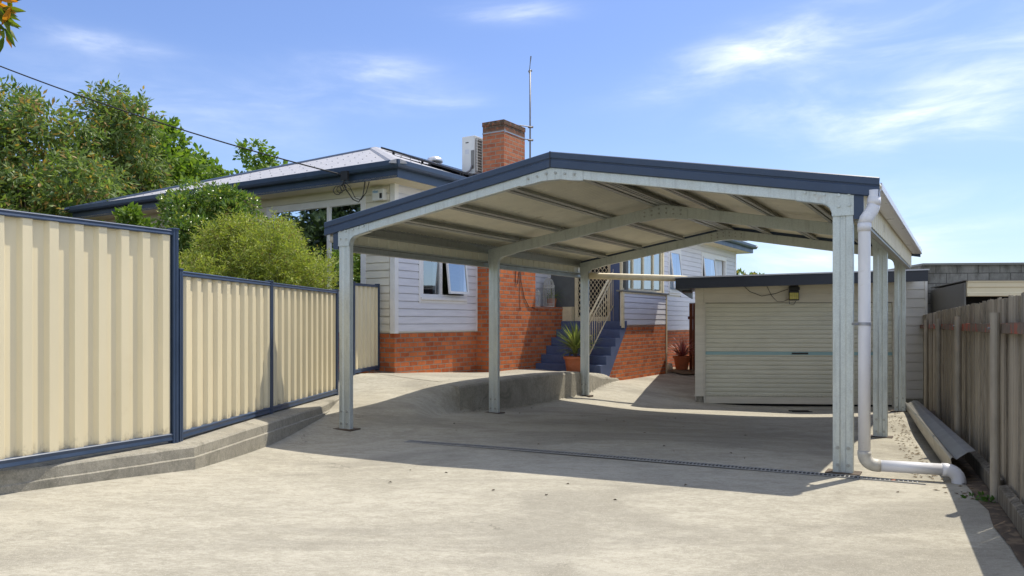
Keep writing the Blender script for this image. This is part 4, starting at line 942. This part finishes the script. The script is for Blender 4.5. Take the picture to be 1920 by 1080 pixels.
cage(HP(5.26, .16, 1.58), .125, .72, 'tall white wire bird cage on the brick planter ledge')
cage(HP(4.66, .12, 1.58), .13, .44, 'short white wire bird cage at the left end of the planter ledge')
hx, hy, hz_ = HP(5.42, .15, 1.56); pt = thing('potted_plant', (hx, hy, hz_), 'dark spidery plant in a pot behind the tall bird cage', 'potted plant')
b = MB(); b.lathe((hx, hy, hz_+.02), [(.005, 0), (.09, 0), (.12, .20), (.105, .20), (.01, .18)], 18); b.build('pot', M['terracotta'], pt)
b = MB(); blades(b, (hx, hy, hz_+.22), 60, .42, .010, 1, .1, 1.4); b.build('leaves', M['shrubl'], pt, fix=False)
# loose cable on the chimney breast
b = MB(); B_2 = lambda a, z: Vector(HP(a, .345, z))
b.tube([B_2(3.75, 2.6), B_2(3.62, 2.25), B_2(3.58, 2.05), B_2(3.52, 2.02), B_2(3.50, 2.1), B_2(3.50, 2.7)], .006, 5)
b.tube([B_2(3.70, 2.45), B_2(3.72, 2.1), B_2(3.86, 1.75), B_2(4.05, 1.56), B_2(4.30, 1.54)], .007, 5); b.tube([B_2(3.68, 2.3), B_2(3.66, 1.9), B_2(3.68, 1.5)], .005, 5)
tag(b.build('loose_cable', M['cable'], smooth=True), 'thin loose black cables hanging on the sunlit brick chimney breast', 'cable')

# ---------------------------------------------------------------- garage
gr = thing('garage', GP(2.2, 2, -.4), 'low beige garage with wide roller door and dark flat fascia', 'garage')
GZ0 = -.40
FGp = lambda a, o, z: GP(a, -o, z)
b = MB(); b.box(GP, (.0, .17), (-.03, .14), (GZ0+.13, 1.93)); b.box(GP, (-.01, .18), (-.04, .15), (GZ0+.13, GZ0+.16)); b.build('corner_pier', M['garagecream'], gr, bevel=.005)
b = MB(); b.box(GP, (.02, .15), (-.02, .14), (GZ0-.1, GZ0+.129)); b.build('pier_footing', M['wallcon'], gr)
b = MB(); b.box(GP, (.17, .205), (-.01, .10), (GZ0-.05, 1.62)); b.build('door_frame', M['garagecream'], gr); b = MB(); b.box(GP, (3.83, 3.90), (-.012, .10), (GZ0-.05, 1.62)); b.build('door_frame', M['garagecream'], gr)
b = MB(); b.box(GP, (.172, 3.93), (-.002, .10), (1.621, 1.80)); b.box(GP, (.172, 3.93), (-.020, .10), (1.802, 2.10)); b.build('lintel_board', M['garagecream'], gr)
# roller door: ribbed curtain
b = MB(); pitch = .0862; z = GZ0+.13; x0, x1 = .206, 3.829; pr = []
zz = z
n = int((1.61-z)/pitch)
pitch = (1.61-z)/n
for k in range(n):
    zz = z+k*pitch
    pr += [(.060, zz), (.060, zz+.011), (.040, zz+.014), (.036, zz+.040), (.042, zz+.050), (.036, zz+.056), (.040, zz+pitch-.004)]
pr.append((.060, z+n*pitch))
b.strip([[GP(x, y, q) for y, q in pr] for x in (x0, x1)])
rd = b.build('roller_door', M['door'], gr, solid=.002)
b = MB(); b.box(GP, (x0, x1), (.028, .062), (GZ0-.01, GZ0+.129)); b.build('bottom_rail', M['garagecream'], rd, bevel=.004)
b = MB(); b.box(GP, (x0, x1), (.030, .0335), (.572, .634)); b.build('blue_stripe', M['stripe'], rd)
b = MB(); b.box(GP, (1.90, 2.22), (.018, .0295), (.588, .620)); b.box(GP, (1.99, 2.06), (.010, .018), (.592, .616)); b.build('handle', M['black'], rd, bevel=.003)
b = MB(); b.box(GP, (x0, x1), (.075, .09), (GZ0-.05, 1.61)); b.build('door_backing', M['dark'], rd)
# right boarded part
b = MB(); b.box(GP, (3.90, 4.47), (.0, .12), (GZ0-.1, 2.1)); b.build('wall', M['garageboards'], gr)
boards(FGp, 3.905, 4.43, GZ0+.12, 2.06, [], 'weatherboards', M['garageboards'], .178, gr, .022)
b = MB(); b.box(GP, (4.43, 4.48), (-.035, .12), (GZ0+.02, 2.1)); b.box(GP, (3.90, 3.93), (-.03, -.0), (GZ0, 1.8)); b.build('corner_trim', M['garageboards'], gr)
b = MB(); b.box(GP, (3.93, 4.47), (-.01, .12), (GZ0-.1, GZ0+.115)); b.build('footing', M['wallcon'], gr)
b = MB(); b.box(GP, (.0, .12), (.141, 6), (GZ0-.1, 1.9)); b.box(GP, (4.36, 4.48), (.121, 6), (GZ0-.1, 2.0)); b.box(GP, (.121, 4.359), (5.88, 6), (GZ0-.1, 1.9)); b.build('side_wall', M['garageboards'], gr)
# sloping fascia, roof
zf = lambda x: 1.885+(x+.30)*.0275
def sl_box(mb, x0, x1, y0, y1, h0, h1):
    mb.prism([GP(x0, y0, zf(x0)+h0), GP(x1, y0, zf(x1)+h0), GP(x1, y0, zf(x1)+h1), GP(x0, y0, zf(x0)+h1)], [GP(x0, y1, zf(x0)+h0), GP(x1, y1, zf(x1)+h0), GP(x1, y1, zf(x1)+h1), GP(x0, y1, zf(x0)+h1)])
b = MB(); sl_box(b, -.305, 4.27, -.96, -.935, -.022, .180); sl_box(b, -.33, -.306, -.96, 6.1, -.022, .180); b.build('fascia', M['darknavy'], gr, bevel=.003)
b = MB(); sl_box(b, -.345, 4.29, -.98, 6.2, .181, .205); b.build('roof', M['sheettop'], gr)
b = MB(); sl_box(b, -.30, 4.26, -.934, -.05, .03, .05); b.build('soffit', M['garagecream'], gr)
b = MB(); b.box(GP, (-.24, -.06), (-.3, .3), (1.825, 1.868)); b.build('gutter_stub', M['black'], gr, bevel=.01)
# flood light with cables
fl = thing('flood_light', GP(1.93, -.06, 1.78), 'black flood light with yellow lamp panel above the roller door', 'lamp')
FLp = lambda x, y, z: GP(1.93+x, -.02-y, 1.76+z)
b = MB(); b.box(FLp, (-.10, .10), (.06, .11), (-.10, .10)); b.build('lamp_housing', M['black'], fl, bevel=.012)
b = MB(); b.box(FLp, (-.085, .085), (.111, .116), (-.075, .05)); b.build('lamp_panel', M['led'], fl)
b = MB()
for k in range(4): b.box(FLp, (-.08+k*.043, -.078+k*.043), (.1165, .119), (-.075, .05))
b.box(FLp, (-.085, .085), (.1165, .119), (-.015, -.012)); b.build('lamp_grid', M['black'], fl)
b = MB(); b.box(FLp, (-.09, .11), (.0, .13), (.105, .165)); b.prism([FLp(-.11, .0, .16), FLp(.10, .0, .16), FLp(.08, .0, .22), FLp(-.05, .0, .22)], [FLp(-.11, .12, .16), FLp(.10, .12, .16), FLp(.08, .10, .20), FLp(-.05, .10, .20)]); b.build('motion_sensor', M['black'], fl, bevel=.006)
b = MB(); b.tube([FLp(-.1, .03, .13), FLp(-.35, .01, .04), FLp(-.62, .01, -.01), FLp(-.85, .01, .08), FLp(-1.0, .01, .22)], .006, 5)
b.tube([FLp(-.05, .03, -.05), FLp(-.2, .01, -.12), FLp(-.32, .01, -.12), FLp(-.43, .01, .0), FLp(-.55, .01, .26)], .005, 5); b.tube([FLp(.05, .03, -.1), FLp(.0, .02, -.18), FLp(-.08, .02, -.17), FLp(-.09, .03, -.05)], .005, 5)
b.build('cord', M['cable'], fl, smooth=True)

# red-brown gate boards left of garage + rear fence
rf = thing('timber_fence', (4.9, 21.2, -.1), 'dark red brown timber paling fence closing the gap beside the garage', 'fence')
b = MB()
for k in range(12):
    x = 4.92+k*.105; b.box(W, (x, x+.095), (21.3+k*.01, 21.32+k*.01), (-.3, 1.75))
b.build('palings', M['redfence'], rf)
b = MB(); b.box(W, (4.9, 6.3), (21.34, 21.40), (1.3, 1.38)); b.build('rail', M['redfence'], rf)

# ---------------------------------------------------------------- neighbour side
bw = thing('block_wall_building', (11, 16, 0), 'grey concrete block building behind the paling fence', 'building')
b = MB(); b.prism([(8.21, 15.32, -.5), (16.5, 14.45, -.5), (16.5, 19, -.5), (8.6, 19, -.5)], [(8.21, 15.32, 2.36), (16.5, 14.45, 2.36), (16.5, 19, 2.36), (8.6, 19, 2.36)]); b.build('wall', M['block'], bw, uv=True)
b = MB(); b.prism([(8.17, 15.27, 2.361), (16.6, 14.38, 2.361), (16.6, 19, 2.361), (8.55, 19, 2.361)], [(8.17, 15.27, 2.40), (16.6, 14.38, 2.40), (16.6, 19, 2.40), (8.55, 19, 2.40)]); b.build('capping', M['flash'], bw)
ns = thing('neighbour_shed', (9, 14, 0), 'open shed with cream metal fascia and dark grey side beyond the paling fence', 'shed')
b = MB(); b.prism([(7.95, 13.5, -.4), (8.27, 15.15, -.4), (8.30, 15.15, -.4), (7.98, 13.5, -.4)], [(7.95, 13.5, 1.925), (8.27, 15.15, 1.86), (8.30, 15.15, 1.86), (7.98, 13.5, 1.925)]); b.build('side_panel', M['greydark'], ns)
b = MB(); pr = [(13.50, 1.68), (13.47, 1.69), (13.47, 1.745), (13.485, 1.76), (13.485, 1.835), (13.47, 1.85), (13.47, 1.93), (13.45, 1.94), (13.45, 1.955), (13.52, 1.955), (13.52, 1.68)]
b.prism([(7.99, y, z) for y, z in pr], [(14, y-.25, z) for y, z in pr]); b.build('fascia', M['cream'], ns)
b = MB(); b.prism([(7.95, 13.46, 1.957), (14, 13.2, 1.957), (14, 15.0, 1.90), (8.28, 15.2, 1.90)], [(7.95, 13.46, 1.972), (14, 13.2, 1.972), (14, 15.0, 1.915), (8.28, 15.2, 1.915)]); b.build('roof', M['greydark'], ns)
b = MB(); b.box(W, (8.35, 14), (15.0, 15.02) if False else (14.2, 14.22), (-.4, 1.88)); b.build('dark_interior', M['dark'], ns)  # near-black sheet; its colour stands for the shade inside the shed

# paling fence (right)
pf = thing('paling_fence', (5, 9, 0), 'weathered grey timber paling fence running back along the right side', 'fence')
fx = lambda y: 3.17+.475*(y-4.76); fd = Vector((.475, 1, 0)).normalized(); fnn = Vector((-fd.y, fd.x, 0))
def FP(y, o, z): return (fx(y)+fnn.x*o, y+fnn.y*o, z)
bz = lambda y: float(np.interp(y, [2, 5, 8, 11, 15], [0, -.02, -.10, -.17, -.36]))
tz = lambda y: float(np.interp(y, [2, 4.76, 9, 12, 15], [1.46, 1.42, 1.40, 1.385, 1.36]))
y = 1.2; bay = [5.2, 7.62, 10.05, 12.5, 15.1]; b = MB(); k = 0
while y < 15.15:
    wd = random.uniform(.084, .094); g_ = random.uniform(.002, .007); o = -.0+random.choice((0, .012))+random.uniform(0, .004); t0 = tz(y)+random.uniform(-.010, .008); tl = random.uniform(-.004, .004)
    y1 = y+wd
    b.prism([FP(y, o, bz(y)), FP(y1, o, bz(y)), FP(y1, o-.014, bz(y)), FP(y, o-.014, bz(y))], [FP(y+tl, o, t0), FP(y1+tl, o, t0+random.uniform(-.008, .008)), FP(y1+tl, o-.014, t0), FP(y+tl, o-.014, t0)])
    y = y1+g_
pal = b.build('palings', M['wood'], pf)
yy = [1.2]+bay
for y0, y1 in zip(yy[:-1], yy[1:]):
    for nm, z0 in (('top_rail', 1.165), ):
        za, zb2 = z0+(tz(y0)-1.42), z0+(tz(y1)-1.42)
        h = .072; n = 12; loops = []
        for q in range(n+1):
            t = q/n; yv = y0+.01+(y1-y0-.02)*t; z = za+(zb2-za)*t+.006*mnoise.noise(Vector((yv*3, 0, 0)))
            loops.append([FP(yv, .02, z), FP(yv, .058, z+.004), FP(yv, .058, z+h+.004*mnoise.noise(Vector((yv*9, 1, 0)))), FP(yv, .02, z+h)])
        b = MB(); b.strip(loops, True, True); b.build(nm, M['redrail'], pf)
for yv in bay[:4]:
    b = MB(); b.tube([FP(yv, .092, bz(yv)-.05), FP(yv, .092, tz(yv)-.11)], .031, 14); po = b.build('pipe_post', M['pipepost'], pf, smooth=False, bevel=.0)
    b = MB(); b.tube([FP(yv, .09, 1.20), FP(yv, .135, 1.20)], .010, 6); b.build('coach_bolt', M['mast'], po)
# sleepers along the fence foot
SLP = [(4.02, 4.95, 0), (5.3, 6.55, 1)]
for (ya, yb, k) in ((1.6, 5.12, 0), (5.28, 7.4, 1)):
    b = MB(); n = 14; loops = []
    for q in range(n+1):
        t = q/n; yv = ya+(yb-ya)*t; z = gz(*FP(yv, .1, 0)[:2])+.02; nn = .006*mnoise.noise(Vector((yv*4, k, 0)))
        loops.append([FP(yv, .03, z), FP(yv, .085+nn, z), FP(yv, .085+nn, z+.115+nn), FP(yv, .03, z+.13)])
    b.strip(loops, True, True); o = b.build('timber_sleeper', M['sleeper'], bevel=.006)
    tag(o, ['weathered timber sleeper at the fence foot nearest the camera', 'weathered timber sleeper at the fence foot behind the first pipe post'][k], 'sleeper', 'timber sleepers along the paling fence')
# folded flashing lying by the fence
b = MB(); Lf = []
na, fa = (5.96, 0), (11.9, 0)
for t in np.linspace(0, 1, 24):
    yv = 5.93+(11.9-5.93)*t
    ll = Vector((3.42, 5.93, 0)).lerp(Vector((6.12, 11.9, 0)), t); z = (gz(3.42, 5.93)+.008)*(1-t)+(gz(6.12, 11.9)+.008)*t
    hB = .165-.05*t; ri = Vector((.215, .09, 0)); hR = .225-.075*t
    br = .012
    bead = [ll+Vector((-.028+br*math.cos(u), .0, z+hB+br*math.sin(u))) for u in np.linspace(math.pi*.9, math.pi*2.1, 6)]
    Lf.append([ll+Vector((0, 0, z))]+[ll+Vector((-.03, 0, z+hB-.004))]+[ll+Vector((-.034, 0, z+hB+.012)), ll+Vector((-.018, .004, z+hB+.026)), ll+Vector((.002, .008, z+hB+.016)), ll+Vector((.02, .012, z+hB+.006))]+[ll+ri*.6+Vector((0, 0, z+hB+.03+(hR-hB)*.4)), ll+ri+Vector((0, 0, z+hR))])
b.strip(Lf); fo = tag(b.build('metal_flashing', M['flash'], solid=.0025), 'long folded grey metal flashing lying on the slab against the fence', 'flashing')

# ---------------------------------------------------------------- foliage
def leaf_cloud(name, centers, radii, n, size, m, parent, asp=2.2, shell_=.75, updown=.25, curl=.12, outb=.6, sprig=1):
    """leaves around clump centres; each leaf is a folded four-vertex blade"""
    centers = np.array(centers, float); radii = np.array(radii, float)
    wgt = (radii[:, 0]*radii[:, 1]*radii[:, 2])**(2/3); wgt /= wgt.sum()
    n0 = n; n = max(1, n//sprig)
    idx = rng.choice(len(centers), n, p=wgt)
    d = rng.normal(size=(n, 3)); d /= np.linalg.norm(d, axis=1)[:, None]
    rad = rng.random(n)**(1/3)*(1-shell_)+shell_*rng.random(n)**.12
    rad = np.clip(rad+rng.normal(0, .06, n), 0, 1.15)
    p = centers[idx]+d*rad[:, None]*radii[idx]
    ax = d*outb+rng.normal(0, .55, (n, 3)); ax[:, 2] += updown; ax /= np.linalg.norm(ax, axis=1)[:, None]
    if sprig > 1:      # leaves set alternately along a short twig
        j = np.tile(np.arange(sprig), n)[:, None]; p = np.repeat(p, sprig, 0); a0 = np.repeat(ax, sprig, 0); sd = np.repeat(rng.normal(size=(n, 3)), sprig, 0)
        sd = np.cross(a0, sd); sd /= np.linalg.norm(sd, axis=1)[:, None]; n = n*sprig
        p = p+a0*size*.30*j; ax = a0*.55+sd*np.where(j % 2 == 0, 1, -1)*np.where(j == sprig-1, .1, .85)+rng.normal(0, .15, (n, 3)); ax[:, 2] -= .12; ax /= np.linalg.norm(ax, axis=1)[:, None]
    s = np.cross(ax, rng.normal(size=(n, 3))); s /= np.linalg.norm(s, axis=1)[:, None]
    nn = np.cross(ax, s)
    L = size*rng.uniform(.6, 1.3, n)[:, None]; Wd = L/asp*.5
    v = np.stack([p, p+ax*L*.5+s*Wd-nn*L*curl*.3, p+ax*L-nn*L*curl, p+ax*L*.5-s*Wd-nn*L*curl*.3, p+ax*L*.5+nn*L*.06], axis=1).reshape(-1, 3)
    b = MB(); b.v = v; o = ORG[parent.name]
    f = np.arange(n)[:, None]*5
    faces = np.concatenate([np.concatenate([f, f+1, f+4], 1), np.concatenate([f+1, f+2, f+4], 1), np.concatenate([f+2, f+3, f+4], 1), np.concatenate([f+3, f, f+4], 1)])
    me = bpy.data.meshes.new(name); me.vertices.add(len(v)); me.vertices.foreach_set('co', (v-np.array(o)).ravel())
    me.loops.add(faces.size); me.loops.foreach_set('vertex_index', faces.ravel().astype(np.int32))
    me.polygons.add(len(faces)); me.polygons.foreach_set('loop_start', np.arange(0, faces.size, 3, dtype=np.int32)); me.polygons.foreach_set('loop_total', np.full(len(faces), 3, dtype=np.int32))
    me.update(); me.materials.append(m)
    ob = bpy.data.objects.new(name, me); C.objects.link(ob); ob.parent = parent; ORG[ob.name] = o
    return ob
def clumps(c, R, n, r0, r1, flat=.8, top=None, lo=-1.0):
    out, rr = [], []
    while len(out) < n:
        d = rng.normal(size=3); d /= np.linalg.norm(d)
        if d[2] < lo: continue
        k = rng.uniform(.30, 1.22)**.6
        p = np.array(c)+d*np.array(R)*k
        r = rng.uniform(r0, r1); out.append(p); rr.append((r, r, r*flat))
    return out, rr
def tree(label, base, c, R, n_cl, r0, r1, nleaf, size, m, group=None, name='broadleaf_tree', cat='tree', asp=2.2, twigs=True, lo=-.9, trunk=.16, shell_=.7, **kw):
    t = thing(name, base, label, cat, group)
    cs, rr = clumps(c, R, n_cl, r0, r1, lo=lo)
    b = MB(); bs = Vector(base); cc = Vector(c)
    fork = bs.lerp(cc, .55)
    b.tube([bs, bs.lerp(fork, .5)+Vector((trunk*.4, 0, 0)), fork, cc+Vector((0, 0, R[2]*.3))], [trunk, trunk*.8, trunk*.6, trunk*.2], 8)
    for q in cs[::max(1, n_cl//26)]:
        q = Vector(q); mid_ = fork.lerp(q, .5)+Vector((0, 0, R[2]*.08)); b.tube([fork, mid_, q], [trunk*.34, trunk*.2, trunk*.06], 5)
    b.build('trunk', M['bark'], t, fix=False)
    leaf_cloud('crown', cs, rr, nleaf, size, m, t, asp, shell_, **kw)
    return t
TG = 'trees beyond the house'
tree('big feathery tree with rusty leaf tips at the far left edge', (-14.2, 21, 0), (-14.6, 21.2, 4.8), (2.9, 2.3, 2.7), 85, .28, .68, 30000, .20, M['gum'], TG, asp=3.0, sprig=8)
tree('feathery olive tree second from the left beyond the house', (-11.9, 22.5, 0), (-11.9, 22.8, 4.9), (1.9, 1.8, 2.45), 62, .26, .58, 20000, .20, M['gum'], TG, asp=3.0, sprig=8)
tree('bright green tree with lobed crown right of the feathery trees', (-11.6, 26, 0), (-11.9, 26, 5.0), (1.7, 1.6, 2.65), 58, .26, .55, 17000, .22, M['tree2'], TG, asp=1.6, sprig=5)
tree('low dark leafy tree rising just above the fence on the far left', (-11.9, 19.3, 0), (-12.4, 19.4, 3.3), (2.6, 1.5, 1.9), 45, .4, .8, 12000, .20, M['gum'], TG, asp=3.0, sprig=8)
tree('bright green tree with knobbly top between big trees and roof', (-11.2, 28, 0), (-11.4, 28, 4.7), (1.5, 1.5, 2.3), 38, .24, .46, 8000, .22, M['tree2'], TG, asp=1.6, sprig=5)
tree('small bright tree top alone above the roof ridge', (-9.2, 28.6, 0), (-9.25, 28.6, 5.9), (.75, .8, 1.75), 16, .28, .5, 3000, .20, M['tree2'], TG, asp=1.6, sprig=5)
tree('small twiggy tree top just behind the rising roof line', (-8.2, 30.5, 0), (-7.6, 30.5, 5.9), (1.6, .8, 1.35), 12, .2, .35, 1500, .18, M['tree2'], TG, asp=1.6)
tree('small distant tree above the garage roof', (11.6, 38.5, -.4), (11.5, 38.5, 2.5), (1.1, .8, 1.7), 22, .3, .55, 3500, .22, M['gum'], TG, asp=1.8)
# bushes behind the fence
tree('rounded lime green bush with fine needle leaves behind the low fence', (-3.80, 11.5, .15), (-3.84, 11.5, 1.72), (1.0, .93, .98), 280, .12, .25, 72000, .060, M['bushl'], None, 'garden_bush', 'bush', asp=4.0, trunk=.05, shell_=.4, updown=.8, outb=.9, sprig=6)
tree('taller glossy dark green shrub behind the rounded bush', (-5.1, 12.9, .15), (-5.05, 12.9, 2.35), (.80, .75, 1.08), 110, .15, .28, 26000, .085, M['shrubl'], None, 'garden_shrub', 'shrub', asp=2.4, trunk=.05, shell_=.5, updown=.2, outb=.8)
tree('low sprawling leafy shrub just showing above the tall fence', (-6.8, 13.2, .15), (-6.75, 13.2, 2.75), (.50, .4, .42), 16, .10, .2, 1300, .12, M['tree2'], None, 'garden_shrub', 'shrub', asp=1.8, trunk=.03)
b = MB()    # bare twigs inside the rounded bush
bt = thing('bush_branches', (-3.8, 11.5, .2), 'pale bare branches fanning inside the rounded lime bush', 'branches')
for k in range(70):
    d = Vector((random.gauss(0, .55), random.gauss(-.3, .5), random.uniform(.25, 1))).normalized(); p = Vector((-3.8, 11.5, .7)); L = random.uniform(1.1, 1.55)
    q = p+d*L*.5+Vector((0, 0, .1)); b.tube([p, q, p+Vector((d.x*.95, d.y*.95, d.z*1.2))*L*.95], [.011, .007, .003], 4)
b.build('twigs', M['twig'], bt, fix=False)
# overhanging branch, its tree stands outside the frame
ov = thing('street_tree', (-5.6, 3.9, .1), 'yellowing leafy branch hanging in at the top left corner', 'tree')
b = MB(); b.tube([(-5.6, 3.9, .1), (-5.5, 4.0, 1.6), (-5.2, 4.1, 2.8), (-4.6, 4.3, 3.35)], [.12, .10, .08, .05], 10); b.tube([(-4.6, 4.3, 3.35), (-3.8, 4.4, 3.25), (-3.25, 4.45, 3.15), (-3.0, 4.5, 3.02)], [.04, .02, .012, .004], 6)
b.tube([(-4.6, 4.3, 3.35), (-4.4, 4.5, 3.9), (-3.6, 4.5, 3.75)], [.05, .03, .01], 6); b.build('trunk', M['bark'], ov, fix=False)
cs = [(-3.04, 4.5, 3.13), (-3.02, 4.5, 3.03), (-3.10, 4.5, 3.22), (-3.0, 4.52, 2.96), (-3.2, 4.5, 3.3), (-3.5, 4.4, 3.3), (-3.9, 4.4, 3.4), (-4.3, 4.4, 3.6), (-4.6, 4.3, 3.9), (-5.2, 4.2, 3.9), (-3.7, 4.5, 3.8)]
rr = [(.06, .10, .06), (.05, .08, .06), (.10, .10, .08), (.035, .05, .06), (.13, .15, .1), (.25, .25, .2), (.3, .3, .25), (.5, .5, .4), (.6, .5, .5), (.8, .7, .7), (.4, .4, .25)]
rrp = rr
leaf_cloud('crown', cs, rr, 2600, .12, M['branchl'], ov, 3.2, .3, updown=-.55, curl=.25, outb=.5)
b = MB()
for k, (u0, v0, ang, L) in enumerate([(.0, 0, -1.2, .13), (.02, .03, -.5, .12), (.01, -.05, -1.6, .12), (.04, -.10, -1.1, .12), (.02, -.14, -1.9, .11), (-.02, -.17, -1.5, .13), (.05, .0, -.1, .13), (.04, -.06, -.35, .11), (-.04, -.02, -2.2, .12), (.0, .07, .1, .12), (-.05, -.12, -1.3, .12), (.05, .10, -.3, .10), (-.02, .05, -.9, .12), (.03, -.02, -.75, .12), (.0, -.09, -1.9, .12), (.03, .12, -1.4, .12), (-.03, -.06, -.6, .12), (.05, -.03, -1.3, .11), (-.06, .08, -1.0, .12), (.01, .10, -2.0, .12), (.04, .05, -.15, .11)]):
    p = Vector((-3.0+u0, 4.42+.02*k % .1, 3.06+v0)); d = Vector((math.cos(ang), .1, math.sin(ang))).normalized(); s_ = d.cross(Vector((.1, 1, .3))).normalized()
    b.strip([[p+d*L*t-s_*wd, p+d*L*t+Vector((0, .008, 0)), p+d*L*t+s_*wd] for t, wd in ((0, .002), (.25, .014), (.55, .017), (.8, .010), (1, .001))])
b.build('hanging_leaves', M['branchl'], ov, fix=False)
# reflected tree left of frame, backlit shade put into its leaf colour
tree('tall tree, leaves coloured as if backlit, standing out in the garden on the left', (-15.5, 10.5, 0), (-15.5, 10.5, 4.2), (3.4, 3.4, 3.6), 60, .7, 1.3, 26000, .30, M['backlitl'], TG)

# ---------------------------------------------------------------- litter
b = MB()
for k in range(260):
    y = random.uniform(5.3, 12); s_ = random.random()**.6; x0 = 3.35+.45*(y-5.6); x = x0+random.uniform(-.35, .1)*s_
    if y > 6.1: x = x0-.20-.20*random.random()**1.5
    z = gz(x, y)+.006; L = random.uniform(.008, .028); a = random.uniform(0, 6.28); w_ = L*.4
    b.add([(x-L*math.cos(a), y-L*math.sin(a), z), (x+w_*math.sin(a), y-w_*math.cos(a), z+.006), (x+L*math.cos(a), y+L*math.sin(a), z+.002), (x-w_*math.sin(a), y+w_*math.cos(a), z+.008)], [(0, 1, 2, 3)])
tag(b.build('leaf_litter', M['straw'], fix=False), 'brown dry leaf litter scattered along the foot of the fence', 'leaf litter', kind='stuff')
lv = MB(); spots = [(2.96, 5.96), (3.58, 5.72), (3.71, 5.70), (3.18, 4.35)]
for k, (x, y) in enumerate(spots):
    z = gz(x, y)+.01; b = MB(); L = (.02, .045, .025, .05)[k]; n = 8
    b.strip([[Vector((x+L*(t*2-1), y+.25*L*(t*2-1), z+.002))+Vector((0, s*L*.45*math.sin(math.pi*(.08+.84*t)), .6*L*(.4-abs(s)*.3))) for s in (-1, -.4, .4, 1)] for t in np.linspace(0, 1, n)])
    tag(b.build('fallen_leaf', M['orange'], fix=False), ['tiny orange leaf on the drain grate beneath the white pipe', 'largest curled orange leaf by the open end of the flashing', 'small orange leaf just right of the curled one by the flashing', 'orange leaf in the soil strip beside the nearest sleeper'][k], 'leaf', 'fallen orange leaves')
wd = thing('weed_clump', (3.36, 5.35, 0), 'small green weed growing by the nearest pipe post', 'weed')
leaf_cloud('leaves', [(3.26, 5.28, .03), (3.19, 5.36, .02), (3.24, 5.22, .02)], [(.05, .05, .025), (.05, .03, .015), (.03, .03, .03)], 90, .03, M['weed'], wd, 1.6, .3)
for k in range(36):
    x, y = random.uniform(-1.5, 4), random.uniform(4.2, 13); z = gz(x, y)+.004; b = MB(); L = random.uniform(.012, .022); a = random.uniform(0, 6)
    b.add([(x-L*math.cos(a), y-L*math.sin(a), z), (x+L*.5*math.sin(a), y-L*.5*math.cos(a), z+.008), (x+L*math.cos(a), y+L*math.sin(a), z+.003), (x-L*.5*math.sin(a), y+L*.5*math.cos(a), z+.011)], [(0, 1, 2, 3)])
    if k == 0: lm = MB()
    lm.v += []; n0 = len(lm.v); lm.add(b.v, b.f)
tag(lm.build('dry_leaf_specks', M['soil'], fix=False), 'a few tiny dark dry leaves scattered on the concrete slab', 'leaf litter', kind='stuff')
